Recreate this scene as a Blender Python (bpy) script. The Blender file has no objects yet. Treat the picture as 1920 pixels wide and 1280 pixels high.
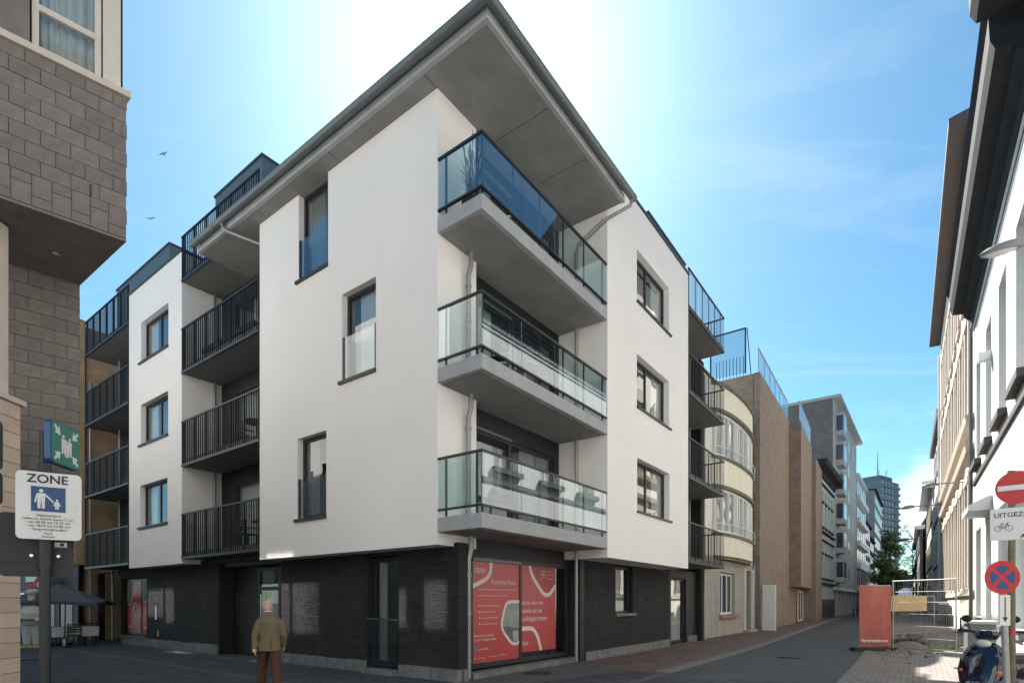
import bpy, bmesh, math, random
from mathutils import Vector, Matrix
R = math.radians
random.seed(7)
sc = bpy.context.scene
col = sc.collection

# ------------------------------------------------------------------ camera
cam = bpy.data.objects.new('camera', bpy.data.cameras.new('camera'))
col.objects.link(cam)
cam.location = (0, 0, 1.7)
cam.rotation_euler = (R(90), 0, 0)
cam.data.sensor_width = 36
cam.data.lens = 36 * 1035 / 1920
cam.data.shift_y = 488 / 1920
cam.data.clip_start = 0.05
cam.data.clip_end = 4000
sc.camera = cam

# ------------------------------------------------------------------ world, sun, exposure
SUN_EL, SUN_AZ = 45.5, -4          # azimuth clockwise from the view direction (+Y)
world = bpy.data.worlds.new('World')
sc.world = world
world.use_nodes = True
def setup_world():
    nt = world.node_tree; N = nt.nodes; L = nt.links; N.clear()
    out = N.new('ShaderNodeOutputWorld'); bg = N.new('ShaderNodeBackground')
    sky = N.new('ShaderNodeTexSky'); sky.sky_type = 'NISHITA'; sky.sun_disc = False
    sky.sun_elevation = R(SUN_EL); sky.sun_rotation = R(SUN_AZ)
    sky.air_density = 1.0; sky.dust_density = 0.65; sky.ozone_density = 1.0; sky.altitude = 0
    bg.inputs['Strength'].default_value = 0.052
    tc = N.new('ShaderNodeTexCoord'); sep = N.new('ShaderNodeSeparateXYZ')
    L.new(tc.outputs['Generated'], sep.inputs[0])
    # high wisps: the view direction projected on a flat cloud layer
    mz = N.new('ShaderNodeMath'); mz.operation = 'MAXIMUM'; mz.inputs[1].default_value = 0.02
    L.new(sep.outputs['Z'], mz.inputs[0])
    dx = N.new('ShaderNodeMath'); dx.operation = 'DIVIDE'; L.new(sep.outputs['X'], dx.inputs[0]); L.new(mz.outputs[0], dx.inputs[1])
    dy = N.new('ShaderNodeMath'); dy.operation = 'DIVIDE'; L.new(sep.outputs['Y'], dy.inputs[0]); L.new(mz.outputs[0], dy.inputs[1])
    cb = N.new('ShaderNodeCombineXYZ'); L.new(dx.outputs[0], cb.inputs[0]); L.new(dy.outputs[0], cb.inputs[1])
    mp = N.new('ShaderNodeMapping'); mp.inputs['Rotation'].default_value = (0, 0, R(35)); mp.inputs['Scale'].default_value = (0.7, 2.6, 1)
    L.new(cb.outputs[0], mp.inputs[0])
    n1 = N.new('ShaderNodeTexNoise'); n1.inputs['Scale'].default_value = 1.1; n1.inputs['Detail'].default_value = 7; n1.inputs['Roughness'].default_value = 0.6; n1.inputs['Distortion'].default_value = 0.6
    L.new(mp.outputs[0], n1.inputs['Vector'])
    r1 = N.new('ShaderNodeValToRGB'); r1.color_ramp.elements[0].position = 0.54; r1.color_ramp.elements[1].position = 0.95
    L.new(n1.outputs['Fac'], r1.inputs[0])
    # low heaped clouds near the horizon
    mp2 = N.new('ShaderNodeMapping'); mp2.inputs['Scale'].default_value = (6, 6, 13); mp2.inputs['Location'].default_value = (1.3, 0.4, 0.2)
    L.new(tc.outputs['Generated'], mp2.inputs[0])
    n2 = N.new('ShaderNodeTexNoise'); n2.inputs['Scale'].default_value = 1.0; n2.inputs['Detail'].default_value = 6; n2.inputs['Roughness'].default_value = 0.55
    L.new(mp2.outputs[0], n2.inputs['Vector'])
    r2 = N.new('ShaderNodeValToRGB'); r2.color_ramp.elements[0].position = 0.46; r2.color_ramp.elements[1].position = 0.60
    L.new(n2.outputs['Fac'], r2.inputs[0])
    hm = N.new('ShaderNodeMapRange'); hm.inputs['From Min'].default_value = 0.08; hm.inputs['From Max'].default_value = 0.30; hm.inputs['To Min'].default_value = 1; hm.inputs['To Max'].default_value = 0
    L.new(sep.outputs['Z'], hm.inputs['Value'])
    m2 = N.new('ShaderNodeMath'); m2.operation = 'MULTIPLY'; L.new(r2.outputs[0], m2.inputs[0]); L.new(hm.outputs[0], m2.inputs[1])
    w1 = N.new('ShaderNodeMath'); w1.operation = 'MULTIPLY'; w1.inputs[1].default_value = 0.30; L.new(r1.outputs[0], w1.inputs[0])
    mx = N.new('ShaderNodeMath'); mx.operation = 'MAXIMUM'; L.new(w1.outputs[0], mx.inputs[0]); L.new(m2.outputs[0], mx.inputs[1])
    mix = N.new('ShaderNodeMixRGB'); mix.inputs['Color2'].default_value = (7.5, 7.6, 7.7, 1)
    L.new(mx.outputs[0], mix.inputs['Fac']); tn = N.new('ShaderNodeMixRGB'); tn.blend_type = 'MULTIPLY'; tn.inputs['Fac'].default_value = 1; tn.inputs['Color2'].default_value = (.70, 1.0, .96, 1)
    hs = N.new('ShaderNodeHueSaturation'); hs.inputs['Saturation'].default_value = 1.2; L.new(sky.outputs[0], hs.inputs['Color']); L.new(hs.outputs[0], tn.inputs['Color1']); L.new(tn.outputs[0], mix.inputs['Color1'])
    L.new(mix.outputs[0], bg.inputs['Color']); L.new(bg.outputs[0], out.inputs[0])
setup_world()
sun = bpy.data.objects.new('sun', bpy.data.lights.new('sun', 'SUN'))
col.objects.link(sun)
sun.data.energy = 5.0; sun.data.angle = R(0.53); sun.data.color = (1.0, 0.94, 0.85)
_sd = Vector((math.sin(R(SUN_AZ)) * math.cos(R(SUN_EL)), math.cos(R(SUN_AZ)) * math.cos(R(SUN_EL)), math.sin(R(SUN_EL))))
sun.rotation_euler = (-_sd).to_track_quat('-Z', 'Y').to_euler()
sun.location = (0, 30, 60)
vs = sc.view_settings
vs.view_transform = 'Standard'; vs.look = 'None'; vs.gamma = 1; vs.use_curve_mapping = False; vs.exposure = 1.79
sc.cycles.max_bounces = 8; sc.cycles.transparent_max_bounces = 16
sc.cycles.caustics_reflective = True; sc.cycles.caustics_refractive = False; sc.cycles.blur_glossy = 0.0
sc.cycles.sample_clamp_indirect = 0.0
try:                                   # sunlit panes throw bright patches on the shaded brick: let the sampler learn them
    sc.cycles.use_guiding = True; sc.cycles.use_surface_guiding = True; sc.cycles.guiding_training_samples = 64
except Exception: pass
try: sc.cycles.use_denoising = True
except Exception: pass

# ------------------------------------------------------------------ frames of the place
DL = Vector((-1392, 1035)).normalized()               # along the side street (t)
DR = Vector((DL.y, -DL.x))                            # along the main street (s)
A = math.atan2(DR.y, DR.x)
C0 = Vector(((820 - 960) / 1035 * 11.31, 11.31))      # white corner of the apartment building
def W(s, t, z=0): p = C0 + s * DR + t * DL; return Vector((p.x, p.y, z))

# ------------------------------------------------------------------ materials
MATS = {}
def _base(name):
    m = bpy.data.materials.new(name); m.use_nodes = True
    nt = m.node_tree; b = nt.nodes['Principled BSDF']
    MATS[name] = m
    return m, nt, b
def mat(name, c, rough=0.8, metal=0.0, var=0.12, scale=3.0, bump=0.0, bscale=60.0, spec=0.5, stain=0.0, coat=0.0):
    m, nt, b = _base(name); N = nt.nodes; L = nt.links
    b.inputs['Roughness'].default_value = rough; b.inputs['Metallic'].default_value = metal
    b.inputs['Specular IOR Level'].default_value = spec
    if coat: b.inputs['Coat Weight'].default_value = coat; b.inputs['Coat Roughness'].default_value = 0.05
    tc = N.new('ShaderNodeTexCoord')
    n = N.new('ShaderNodeTexNoise'); n.inputs['Scale'].default_value = scale; n.inputs['Detail'].default_value = 8; n.inputs['Roughness'].default_value = 0.62
    L.new(tc.outputs['Object'], n.inputs['Vector'])
    mr = N.new('ShaderNodeMapRange'); mr.inputs['From Min'].default_value = 0.25; mr.inputs['From Max'].default_value = 0.75
    mr.inputs['To Min'].default_value = 1 - var; mr.inputs['To Max'].default_value = 1 + var
    L.new(n.outputs['Fac'], mr.inputs['Value'])
    fac = mr.outputs[0]
    if stain:
        mp = N.new('ShaderNodeMapping'); mp.inputs['Scale'].default_value = (2.2, 2.2, 0.16); L.new(tc.outputs['Object'], mp.inputs[0])
        n3 = N.new('ShaderNodeTexNoise'); n3.inputs['Scale'].default_value = 2.0; n3.inputs['Detail'].default_value = 6; L.new(mp.outputs[0], n3.inputs['Vector'])
        m3 = N.new('ShaderNodeMapRange'); m3.inputs['From Min'].default_value = 0.4; m3.inputs['From Max'].default_value = 0.75; m3.inputs['To Min'].default_value = 1; m3.inputs['To Max'].default_value = 1 - stain
        L.new(n3.outputs['Fac'], m3.inputs['Value'])
        mu = N.new('ShaderNodeMath'); mu.operation = 'MULTIPLY'; L.new(fac, mu.inputs[0]); L.new(m3.outputs[0], mu.inputs[1]); fac = mu.outputs[0]
    vm = N.new('ShaderNodeVectorMath'); vm.operation = 'SCALE'; vm.inputs[0].default_value = c
    L.new(fac, vm.inputs['Scale']); L.new(vm.outputs[0], b.inputs['Base Color'])
    if bump:
        n2 = N.new('ShaderNodeTexNoise'); n2.inputs['Scale'].default_value = bscale; n2.inputs['Detail'].default_value = 6
        L.new(tc.outputs['Object'], n2.inputs['Vector'])
        bp = N.new('ShaderNodeBump'); bp.inputs['Strength'].default_value = bump; bp.inputs['Distance'].default_value = 0.01
        L.new(n2.outputs['Fac'], bp.inputs['Height']); L.new(bp.outputs[0], b.inputs['Normal'])
    return m
def brickmat(name, c1, c2, cm, bw, bh, ms, rough=0.85, bump=0.5, var=0.25, offset=0.5, dirt=0.0, dirtcol=(.5, .5, .5)):
    m, nt, b = _base(name); N = nt.nodes; L = nt.links
    b.inputs['Roughness'].default_value = rough
    tc = N.new('ShaderNodeTexCoord')
    br = N.new('ShaderNodeTexBrick'); br.inputs['Scale'].default_value = 1; br.offset = offset
    br.inputs['Color1'].default_value = (*c1, 1); br.inputs['Color2'].default_value = (*c2, 1); br.inputs['Mortar'].default_value = (*cm, 1)
    br.inputs['Brick Width'].default_value = bw; br.inputs['Row Height'].default_value = bh; br.inputs['Mortar Size'].default_value = ms
    br.inputs['Mortar Smooth'].default_value = 0.3; br.inputs['Bias'].default_value = 0
    L.new(tc.outputs['UV'], br.inputs['Vector'])
    n = N.new('ShaderNodeTexNoise'); n.inputs['Scale'].default_value = 1.3; n.inputs['Detail'].default_value = 9; n.inputs['Roughness'].default_value = 0.65
    L.new(tc.outputs['UV'], n.inputs['Vector'])
    mr = N.new('ShaderNodeMapRange'); mr.inputs['From Min'].default_value = 0.25; mr.inputs['From Max'].default_value = 0.75; mr.inputs['To Min'].default_value = 1 - var; mr.inputs['To Max'].default_value = 1 + var
    L.new(n.outputs['Fac'], mr.inputs['Value'])
    vm = N.new('ShaderNodeVectorMath'); vm.operation = 'SCALE'; L.new(br.outputs['Color'], vm.inputs[0]); L.new(mr.outputs[0], vm.inputs['Scale'])
    colr = vm.outputs[0]
    if dirt:
        n4 = N.new('ShaderNodeTexNoise'); n4.inputs['Scale'].default_value = 0.9; n4.inputs['Detail'].default_value = 12; n4.inputs['Roughness'].default_value = 0.75
        L.new(tc.outputs['UV'], n4.inputs['Vector'])
        rp = N.new('ShaderNodeValToRGB'); rp.color_ramp.elements[0].position = 0.56; rp.color_ramp.elements[1].position = 0.78; L.new(n4.outputs['Fac'], rp.inputs[0])
        mu = N.new('ShaderNodeMath'); mu.operation = 'MULTIPLY'; mu.inputs[1].default_value = dirt; L.new(rp.outputs[0], mu.inputs[0])
        mx = N.new('ShaderNodeMixRGB'); mx.inputs['Color2'].default_value = (*dirtcol, 1); L.new(mu.outputs[0], mx.inputs['Fac']); L.new(colr, mx.inputs['Color1']); colr = mx.outputs[0]
    L.new(colr, b.inputs['Base Color'])
    inv = N.new('ShaderNodeMath'); inv.operation = 'SUBTRACT'; inv.inputs[0].default_value = 1; L.new(br.outputs['Fac'], inv.inputs[1])
    ad = N.new('ShaderNodeMath'); ad.operation = 'MULTIPLY_ADD'; ad.inputs[1].default_value = 0.25; L.new(n.outputs['Fac'], ad.inputs[0]); L.new(inv.outputs[0], ad.inputs[2])
    bp = N.new('ShaderNodeBump'); bp.inputs['Strength'].default_value = bump; bp.inputs['Distance'].default_value = 0.008
    L.new(ad.outputs[0], bp.inputs['Height']); L.new(bp.outputs[0], b.inputs['Normal'])
    return m
def glassmat(name, tint, base, k, rough=0.0, wob=0.0, film=0.0):
    # thin coated pane: what is behind shows through, the rest is mirrored
    m = bpy.data.materials.new(name); m.use_nodes = True; MATS[name] = m
    nt = m.node_tree; N = nt.nodes; L = nt.links; N.clear()
    out = N.new('ShaderNodeOutputMaterial'); mix = N.new('ShaderNodeMixShader')
    tr = N.new('ShaderNodeBsdfTransparent'); tr.inputs[0].default_value = (*tint, 1)
    gl = N.new('ShaderNodeBsdfGlossy'); gl.inputs['Roughness'].default_value = rough; gl.inputs['Color'].default_value = (.95, .97, 1, 1)
    fr = N.new('ShaderNodeFresnel'); fr.inputs[0].default_value = 1.5
    ma = N.new('ShaderNodeMath'); ma.operation = 'MULTIPLY_ADD'; ma.inputs[1].default_value = k; ma.inputs[2].default_value = base; ma.use_clamp = True
    if wob:
        tc = N.new('ShaderNodeTexCoord'); n = N.new('ShaderNodeTexNoise'); n.inputs['Scale'].default_value = 1.6; L.new(tc.outputs['Object'], n.inputs['Vector'])
        bp = N.new('ShaderNodeBump'); bp.inputs['Strength'].default_value = wob; bp.inputs['Distance'].default_value = 0.02
        L.new(n.outputs['Fac'], bp.inputs['Height']); L.new(bp.outputs[0], gl.inputs['Normal'])
    gm = N.new('ShaderNodeNewGeometry'); iv = N.new('ShaderNodeMath'); iv.operation = 'SUBTRACT'; iv.inputs[0].default_value = 1; L.new(gm.outputs['Backfacing'], iv.inputs[1])
    mb = N.new('ShaderNodeMath'); mb.operation = 'MULTIPLY'      # the mirror lies on the outer face only
    L.new(fr.outputs[0], ma.inputs[0]); L.new(ma.outputs[0], mb.inputs[0]); L.new(iv.outputs[0], mb.inputs[1]); L.new(mb.outputs[0], mix.inputs[0]); L.new(tr.outputs[0], mix.inputs[1]); L.new(gl.outputs[0], mix.inputs[2])
    last = mix
    if film:
        df = N.new('ShaderNodeBsdfDiffuse'); df.inputs[0].default_value = (.62, .70, .68, 1); m2 = N.new('ShaderNodeMixShader'); m2.inputs[0].default_value = film
        L.new(mix.outputs[0], m2.inputs[1]); L.new(df.outputs[0], m2.inputs[2]); last = m2
    L.new(last.outputs[0], out.inputs[0])
    return m

plaster = mat('white_render', (.82, .785, .755), .9, var=.04, scale=.5, bump=.16, bscale=120)
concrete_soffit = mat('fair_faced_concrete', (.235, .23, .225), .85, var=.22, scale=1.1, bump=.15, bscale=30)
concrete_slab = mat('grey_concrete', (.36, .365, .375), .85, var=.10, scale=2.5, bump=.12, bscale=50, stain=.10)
plinth_m = mat('plinth_stone', (.17, .175, .18), .85, var=.3, scale=3, bump=.2, stain=.35)
zinc = mat('zinc', (.15, .168, .172), .5, .35, var=.14, scale=4)
zinc_light = mat('zinc_pipe', (.30, .31, .31), .42, .45, var=.10, scale=6, stain=.2)
dark = mat('dark_aluminium', (.018, .019, .022), .42, var=.08, scale=5)
dark2 = mat('dark_cladding', (.014, .014, .016), .55, var=.15, scale=2)
slate = mat('blue_grey_metal', (.10, .13, .155), .5, .1, var=.06, scale=.6)
coping_m = mat('coping_metal', (.05, .058, .064), .45, .3, var=.08)
blackbrick = brickmat('black_brick', (.011, .011, .012), (.026, .024, .024), (.007, .007, .007), .24, .056, .009, bump=1.0, var=.5, dirt=.13, dirtcol=(.22, .21, .2))
glass = glassmat('window_glass', (.88, .91, .91), .07, 1.5, wob=.05)
glass_blue = glassmat('balcony_glass', (.86, .95, .95), .17, 1.0)
glass_far = mat('far_window_glass', (.035, .05, .065), .06, 0, var=.2, scale=.8, spec=.9)
sunny_pane = mat('sun_coated_pane', (.50, .52, .54), .03, 1.0, var=.01)
row_pane = mat('reflective_pane', (.26, .28, .30), .035, 1.0, var=.03)
pane_light = mat('curtained_pane', (.30, .31, .31), .08, 0, var=.25, scale=1.5, spec=.8)
glass_green = glassmat('green_glass', (.78, .82, .82), .045, .8)
interior = mat('interior_wall', (.22, .21, .20), .9, var=.06)
floor_in = mat('interior_floor', (.12, .09, .07), .7)
curtain_m = mat('curtain_cloth', (.62, .62, .60), .9, var=.05)
curtain_d = mat('curtain_grey', (.34, .35, .34), .9, var=.05)
white_frame = mat('white_window_frame', (.74, .74, .72), .5, var=.04)
cblock = [mat('concrete_block_%d' % i, c, .92, var=.28, scale=3.5, bump=.5, bscale=45) for i, c in enumerate([(.180, .155, .143), (.195, .170, .156), (.165, .145, .135), (.185, .158, .143)])]
mortar = mat('mortar', (.20, .185, .172), .95, var=.12)
cblock_low = [mat('beige_block_%d' % i, c, .9, var=.10, scale=5, bump=.3, bscale=70) for i, c in enumerate([(.52, .40, .33), (.56, .44, .36), (.49, .38, .31)])]
asphalt = mat('asphalt', (.060, .062, .066), .88, var=.22, scale=7, bump=.4, bscale=160)
paving_dark = brickmat('dark_paving', (.044, .047, .052), (.066, .068, .072), (.022, .023, .025), .40, .20, .014, bump=.6, var=.4, dirt=.35, dirtcol=(.11, .11, .108))
paving_red = brickmat('red_paving', (.125, .074, .064), (.175, .112, .096), (.065, .052, .048), .22, .11, .010, bump=.4, var=.35, dirt=.3, dirtcol=(.11, .10, .095))
paving_pink = brickmat('pink_grey_paving', (.17, .145, .13), (.20, .175, .16), (.10, .09, .085), .22, .11, .008, bump=.3, var=.25, dirt=.35, dirtcol=(.14, .135, .13))
kerb_m = mat('kerb_stone', (.155, .15, .145), .85, var=.2, scale=4, bump=.2)
cobble_m = mat('grey_cobble', (.085, .085, .085), .9, var=.3, scale=14, bump=.6, bscale=30)
skin_m = mat('skin', (.56, .33, .25), .55, var=.06, scale=14)
hair_m = mat('grey_hair', (.55, .52, .48), .8, var=.2, scale=60)
tweed = mat('tan_tweed', (.155, .122, .074), .95, var=.12, scale=40, bump=.4, bscale=220)
trouser_m = mat('brown_cloth', (.075, .035, .018), .9, var=.12, scale=12, bump=.2, bscale=120)
shoe_m = mat('shoe_leather', (.03, .018, .012), .4)
shirt_m = mat('shirt_cloth', (.65, .6, .55), .9)
red_poster = mat('red_poster', (.42, .055, .055), .35, var=.04, scale=1)
red_deep = mat('red_poster_deep', (.34, .025, .03), .35, var=.04, scale=1)
poster_white = mat('poster_white', (.62, .58, .55), .5, var=.03)
poster_grey = mat('poster_photo_grey', (.25, .25, .25), .5, var=.35, scale=3)
poster_dark = mat('poster_photo_dark', (.10, .10, .10), .5, var=.3, scale=6)
sign_white = mat('sign_white', (.66, .67, .68), .45, var=.03)
sign_red = mat('sign_red', (.46, .015, .02), .4, var=.05)
sign_blue = mat('sign_blue', (.01, .06, .19), .4, var=.04)
sign_green = mat('sign_green', (.03, .18, .125), .4, var=.05)
sign_black = mat('sign_black', (.015, .015, .017), .5)
sign_back = mat('sign_back_grey', (.022, .025, .028), .55, .2, var=.1)
pole_dark = mat('dark_pole', (.022, .024, .027), .45, .2, var=.12, scale=6)
pole_grey = mat('galvanised_pole', (.36, .36, .35), .5, .4, var=.15, scale=6)
pole_moss = mat('mossy_pole', (.17, .155, .10), .85, .1, var=.35, scale=9, stain=.3)
banner_red = mat('red_mesh_banner', (.38, .105, .08), .8, var=.10, scale=3)
wire_m = mat('fence_wire', (.28, .28, .28), .5, .5)
wood_ply = mat('plywood', (.52, .37, .18), .8, var=.15, scale=5)
rubber = mat('rubber_block', (.03, .03, .03), .9, var=.3)
cream = mat('cream_render', (.74, .705, .62), .9, var=.05, scale=1, stain=.06, bump=.1)
cream2 = mat('cream_bay', (.80, .75, .62), .85, var=.05, scale=1.5, stain=.08)
stone_trim = mat('cream_stone_trim', (.54, .475, .41), .85, var=.12, scale=4)
greywhite = mat('grey_white_render', (.60, .615, .615), .9, var=.07, scale=.8, stain=.10, bump=.1)
grey_reveal = mat('grey_reveal', (.42, .43, .45), .85, var=.08)
cornice_dark = mat('dark_cornice', (.030, .033, .038), .9, var=.25, scale=3, spec=.15)
sill_dark = mat('bluestone_sill', (.06, .055, .06), .7, var=.2)
brown_eave = mat('brown_eave', (.085, .07, .072), .8, var=.12)
brown_brick = brickmat('brown_brick', (.155, .110, .088), (.255, .182, .145), (.27, .235, .205), .22, .072, .013, bump=.5, var=.22, dirt=.25, dirtcol=(.12, .10, .09))
buff_brick = brickmat('buff_brick', (.42, .27, .14), (.52, .34, .18), (.26, .20, .14), .21, .062, .010, bump=.4, var=.2)
stone_house = mat('weathered_stone', (.38, .345, .30), .9, var=.2, scale=2.5, stain=.25, bump=.2)
ledge_m = mat('weathered_ledge', (.17, .155, .12), .9, var=.3)
bluegrey = mat('blue_grey_render', (.40, .45, .48), .85, var=.06, stain=.08)
palegrey = mat('pale_grey_render', (.40, .425, .435), .85, var=.05, stain=.08)
tile_grey = mat('grey_relief_tile', (.135, .14, .145), .75, var=.25, scale=1)
whiteband = mat('white_band', (.72, .74, .76), .6, var=.05)
tower_m = mat('tower_concrete', (.23, .28, .30), .8, var=.08, scale=.1)
tower_glass = mat('tower_glass', (.05, .12, .16), .12, 0, var=.2, scale=.15, spec=.9)
leaf_m = mat('leaf_green', (.085, .14, .035), .65, var=.45, scale=1.4)
leaf_pale = mat('leaf_pale', (.10, .12, .05), .65, var=.4, scale=1.4)
bark = mat('bark', (.07, .055, .04), .95, var=.3)
grass_m = mat('grass_blade', (.16, .26, .03), .7, var=.3, scale=8)
canvas_grey = mat('parasol_canvas', (.085, .095, .11), .85, var=.08)
cloth_white = mat('table_cloth', (.62, .62, .60), .85, var=.04)
statue_white = mat('statue_white', (.60, .58, .56), .75, var=.08, scale=6)
chair_m = mat('black_rattan', (.02, .02, .02), .7, var=.2)
scoot_blue = mat('navy_paint', (.007, .010, .030), .12, .3, var=.05, coat=1.0)
plastic_black = mat('black_plastic', (.012, .012, .013), .5)
chrome = mat('chrome', (.6, .6, .6), .15, 1.0, var=.02)
awning_red = mat('awning_red', (.45, .02, .025), .7)
cafe_dark = mat('cafe_front', (.022, .024, .026), .6, var=.3)
gull_m = mat('gull_feather', (.20, .22, .25), .8)
grass_dry = mat('dry_plume', (.30, .27, .20), .9, var=.2)
lamp_grey = mat('lamp_housing', (.20, .21, .21), .5, .3)
lamp_glass = mat('lamp_lens', (.55, .55, .52), .2, var=.2, scale=10)
pink_stone = mat('red_painted_stone', (.35, .17, .15), .8, var=.1)

# ------------------------------------------------------------------ mesh helpers
class MB:
    def __init__(s): s.v = []; s.f = []; s.mi = []; s.cur = 0
    def add(s, vs_, fs):
        o = len(s.v); s.v += [tuple(p) for p in vs_]
        for f in fs: s.f.append([i + o for i in f]); s.mi.append(s.cur)
        return s
    def box(s, x0, x1, y0, y1, z0, z1):
        x0, x1 = min(x0, x1), max(x0, x1); y0, y1 = min(y0, y1), max(y0, y1); z0, z1 = min(z0, z1), max(z0, z1)
        return s.add([(x0, y0, z0), (x1, y0, z0), (x1, y1, z0), (x0, y1, z0), (x0, y0, z1), (x1, y0, z1), (x1, y1, z1), (x0, y1, z1)],
                     [(0, 3, 2, 1), (4, 5, 6, 7), (0, 1, 5, 4), (1, 2, 6, 5), (2, 3, 7, 6), (3, 0, 4, 7)])
    def prism(s, pts, z0, z1):
        n = len(pts)
        a = sum(pts[i][0] * pts[(i + 1) % n][1] - pts[(i + 1) % n][0] * pts[i][1] for i in range(n))
        if a < 0: pts = pts[::-1]
        return s.add([(x, y, z0) for x, y in pts] + [(x, y, z1) for x, y in pts],
                     [tuple(range(n))[::-1], tuple(range(n, 2 * n))] + [(i, (i + 1) % n, n + (i + 1) % n, n + i) for i in range(n)])
    def plate(s, pts, y0, y1):          # outline in x,z, thickness along y
        n = len(pts)
        a = sum(pts[i][0] * pts[(i + 1) % n][1] - pts[(i + 1) % n][0] * pts[i][1] for i in range(n))
        if a < 0: pts = pts[::-1]
        return s.add([(x, y0, z) for x, z in pts] + [(x, y1, z) for x, z in pts],
                     [tuple(range(n)), tuple(range(n, 2 * n))[::-1]] + [(i, n + i, n + (i + 1) % n, (i + 1) % n) for i in range(n)])
    def prof(s, pts, x0, x1):           # profile in y,z swept along x
        n = len(pts)
        a = sum(pts[i][0] * pts[(i + 1) % n][1] - pts[(i + 1) % n][0] * pts[i][1] for i in range(n))
        if a < 0: pts = pts[::-1]
        return s.add([(x0, y, z) for y, z in pts] + [(x1, y, z) for y, z in pts],
                     [tuple(range(n))[::-1], tuple(range(n, 2 * n))] + [(i, (i + 1) % n, n + (i + 1) % n, n + i) for i in range(n)])
    def tube(s, path, r, n=10, cap=True):
        path = [Vector(p) for p in path]; rs = r if isinstance(r, (list, tuple)) else [r] * len(path)
        rings = []; up = Vector((0, 0, 1))
        prev = None
        for i, p in enumerate(path):
            d = (path[min(i + 1, len(path) - 1)] - path[max(i - 1, 0)]).normalized()
            if prev is None:
                x = d.cross(up)
                if x.length < 1e-3: x = d.cross(Vector((0, 1, 0)))
            else:
                x = prev - d * prev.dot(d)
            x.normalize(); prev = x; y = d.cross(x)
            rings.append([p + (x * math.cos(2 * math.pi * k / n) + y * math.sin(2 * math.pi * k / n)) * rs[i] for k in range(n)])
        return s.rings(rings, cap)
    def rings(s, rings, cap=True):
        n = len(rings[0]); vv = [p for r_ in rings for p in r_]; ff = []
        for i in range(len(rings) - 1):
            for k in range(n): ff.append((i * n + k, i * n + (k + 1) % n, (i + 1) * n + (k + 1) % n, (i + 1) * n + k))
        if cap: ff.append(tuple(range(n))[::-1]); ff.append(tuple(range((len(rings) - 1) * n, len(rings) * n)))
        return s.add(vv, ff)
    def loft(s, secs, n=16, cap=True):   # secs: (centre, rx, ry) horizontal ellipses, optional rotation
        rr = []
        for q in secs:
            c, rx, ry = q[0], q[1], q[2]; a0 = q[3] if len(q) > 3 else 0
            ca, sa = math.cos(a0), math.sin(a0)
            rr.append([(c[0] + rx * math.cos(2 * math.pi * k / n) * ca - ry * math.sin(2 * math.pi * k / n) * sa,
                        c[1] + rx * math.cos(2 * math.pi * k / n) * sa + ry * math.sin(2 * math.pi * k / n) * ca, c[2]) for k in range(n)])
        return s.rings(rr, cap)
    def ball(s, c, rx, ry=None, rz=None, n=14, m=9):
        ry = ry or rx; rz = rz or rx
        secs = [((c[0], c[1], c[2] + rz * -math.cos(math.pi * i / m)), max(rx * math.sin(math.pi * i / m), .0008), max(ry * math.sin(math.pi * i / m), .0008)) for i in range(m + 1)]
        return s.loft(secs, n)
    def panel(s, x0, x1, z0, z1, th, holes=(), y=0.0):   # wall with real openings, outside towards -y
        xs = sorted({x0, x1, *[min(max(h[i], x0), x1) for h in holes for i in (0, 1)]})
        zs = sorted({z0, z1, *[min(max(h[i], z0), z1) for h in holes for i in (2, 3)]})
        def solid(i, j):
            if i < 0 or j < 0 or i >= len(xs) - 1 or j >= len(zs) - 1: return False
            cx, cz = (xs[i] + xs[i + 1]) / 2, (zs[j] + zs[j + 1]) / 2
            return not any(h[0] < cx < h[1] and h[2] < cz < h[3] for h in holes)
        y1 = y + th
        for i in range(len(xs) - 1):
            for j in range(len(zs) - 1):
                if not solid(i, j): continue
                a, b, c, d = xs[i], xs[i + 1], zs[j], zs[j + 1]
                s.add([(a, y, c), (b, y, c), (b, y, d), (a, y, d)], [(0, 1, 2, 3)])
                s.add([(a, y1, c), (b, y1, c), (b, y1, d), (a, y1, d)], [(3, 2, 1, 0)])
                if not solid(i - 1, j): s.add([(a, y, c), (a, y, d), (a, y1, d), (a, y1, c)], [(0, 1, 2, 3)])
                if not solid(i + 1, j): s.add([(b, y, c), (b, y, d), (b, y1, d), (b, y1, c)], [(3, 2, 1, 0)])
                if not solid(i, j - 1): s.add([(a, y, c), (b, y, c), (b, y1, c), (a, y1, c)], [(3, 2, 1, 0)])
                if not solid(i, j + 1): s.add([(a, y, d), (b, y, d), (b, y1, d), (a, y1, d)], [(0, 1, 2, 3)])
        return s
    def xf(s, M, start=0):
        for i in range(start, len(s.v)): s.v[i] = tuple(M @ Vector(s.v[i]))
        return s
    def mesh(s, name, mats, smooth=False, weld=True):
        me = bpy.data.meshes.new(name); me.from_pydata(s.v, [], s.f)
        mats = mats if isinstance(mats, (list, tuple)) else [mats]
        for m in mats: me.materials.append(m)
        if len(mats) > 1: me.polygons.foreach_set('material_index', s.mi)
        uv = me.uv_layers.new(name='UVMap')
        me.update()
        data = uv.data
        for p in me.polygons:
            nx, ny, nz = p.normal; ax, ay, az = abs(nx), abs(ny), abs(nz)
            for li in p.loop_indices:
                v = me.vertices[me.loops[li].vertex_index].co
                if az >= ax and az >= ay: data[li].uv = (v.x, v.y)
                elif ax >= ay: data[li].uv = (v.y, v.z)
                else: data[li].uv = (v.x, v.z)
        if smooth:
            me.polygons.foreach_set('use_smooth', [True] * len(me.polygons))
        return me
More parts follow.
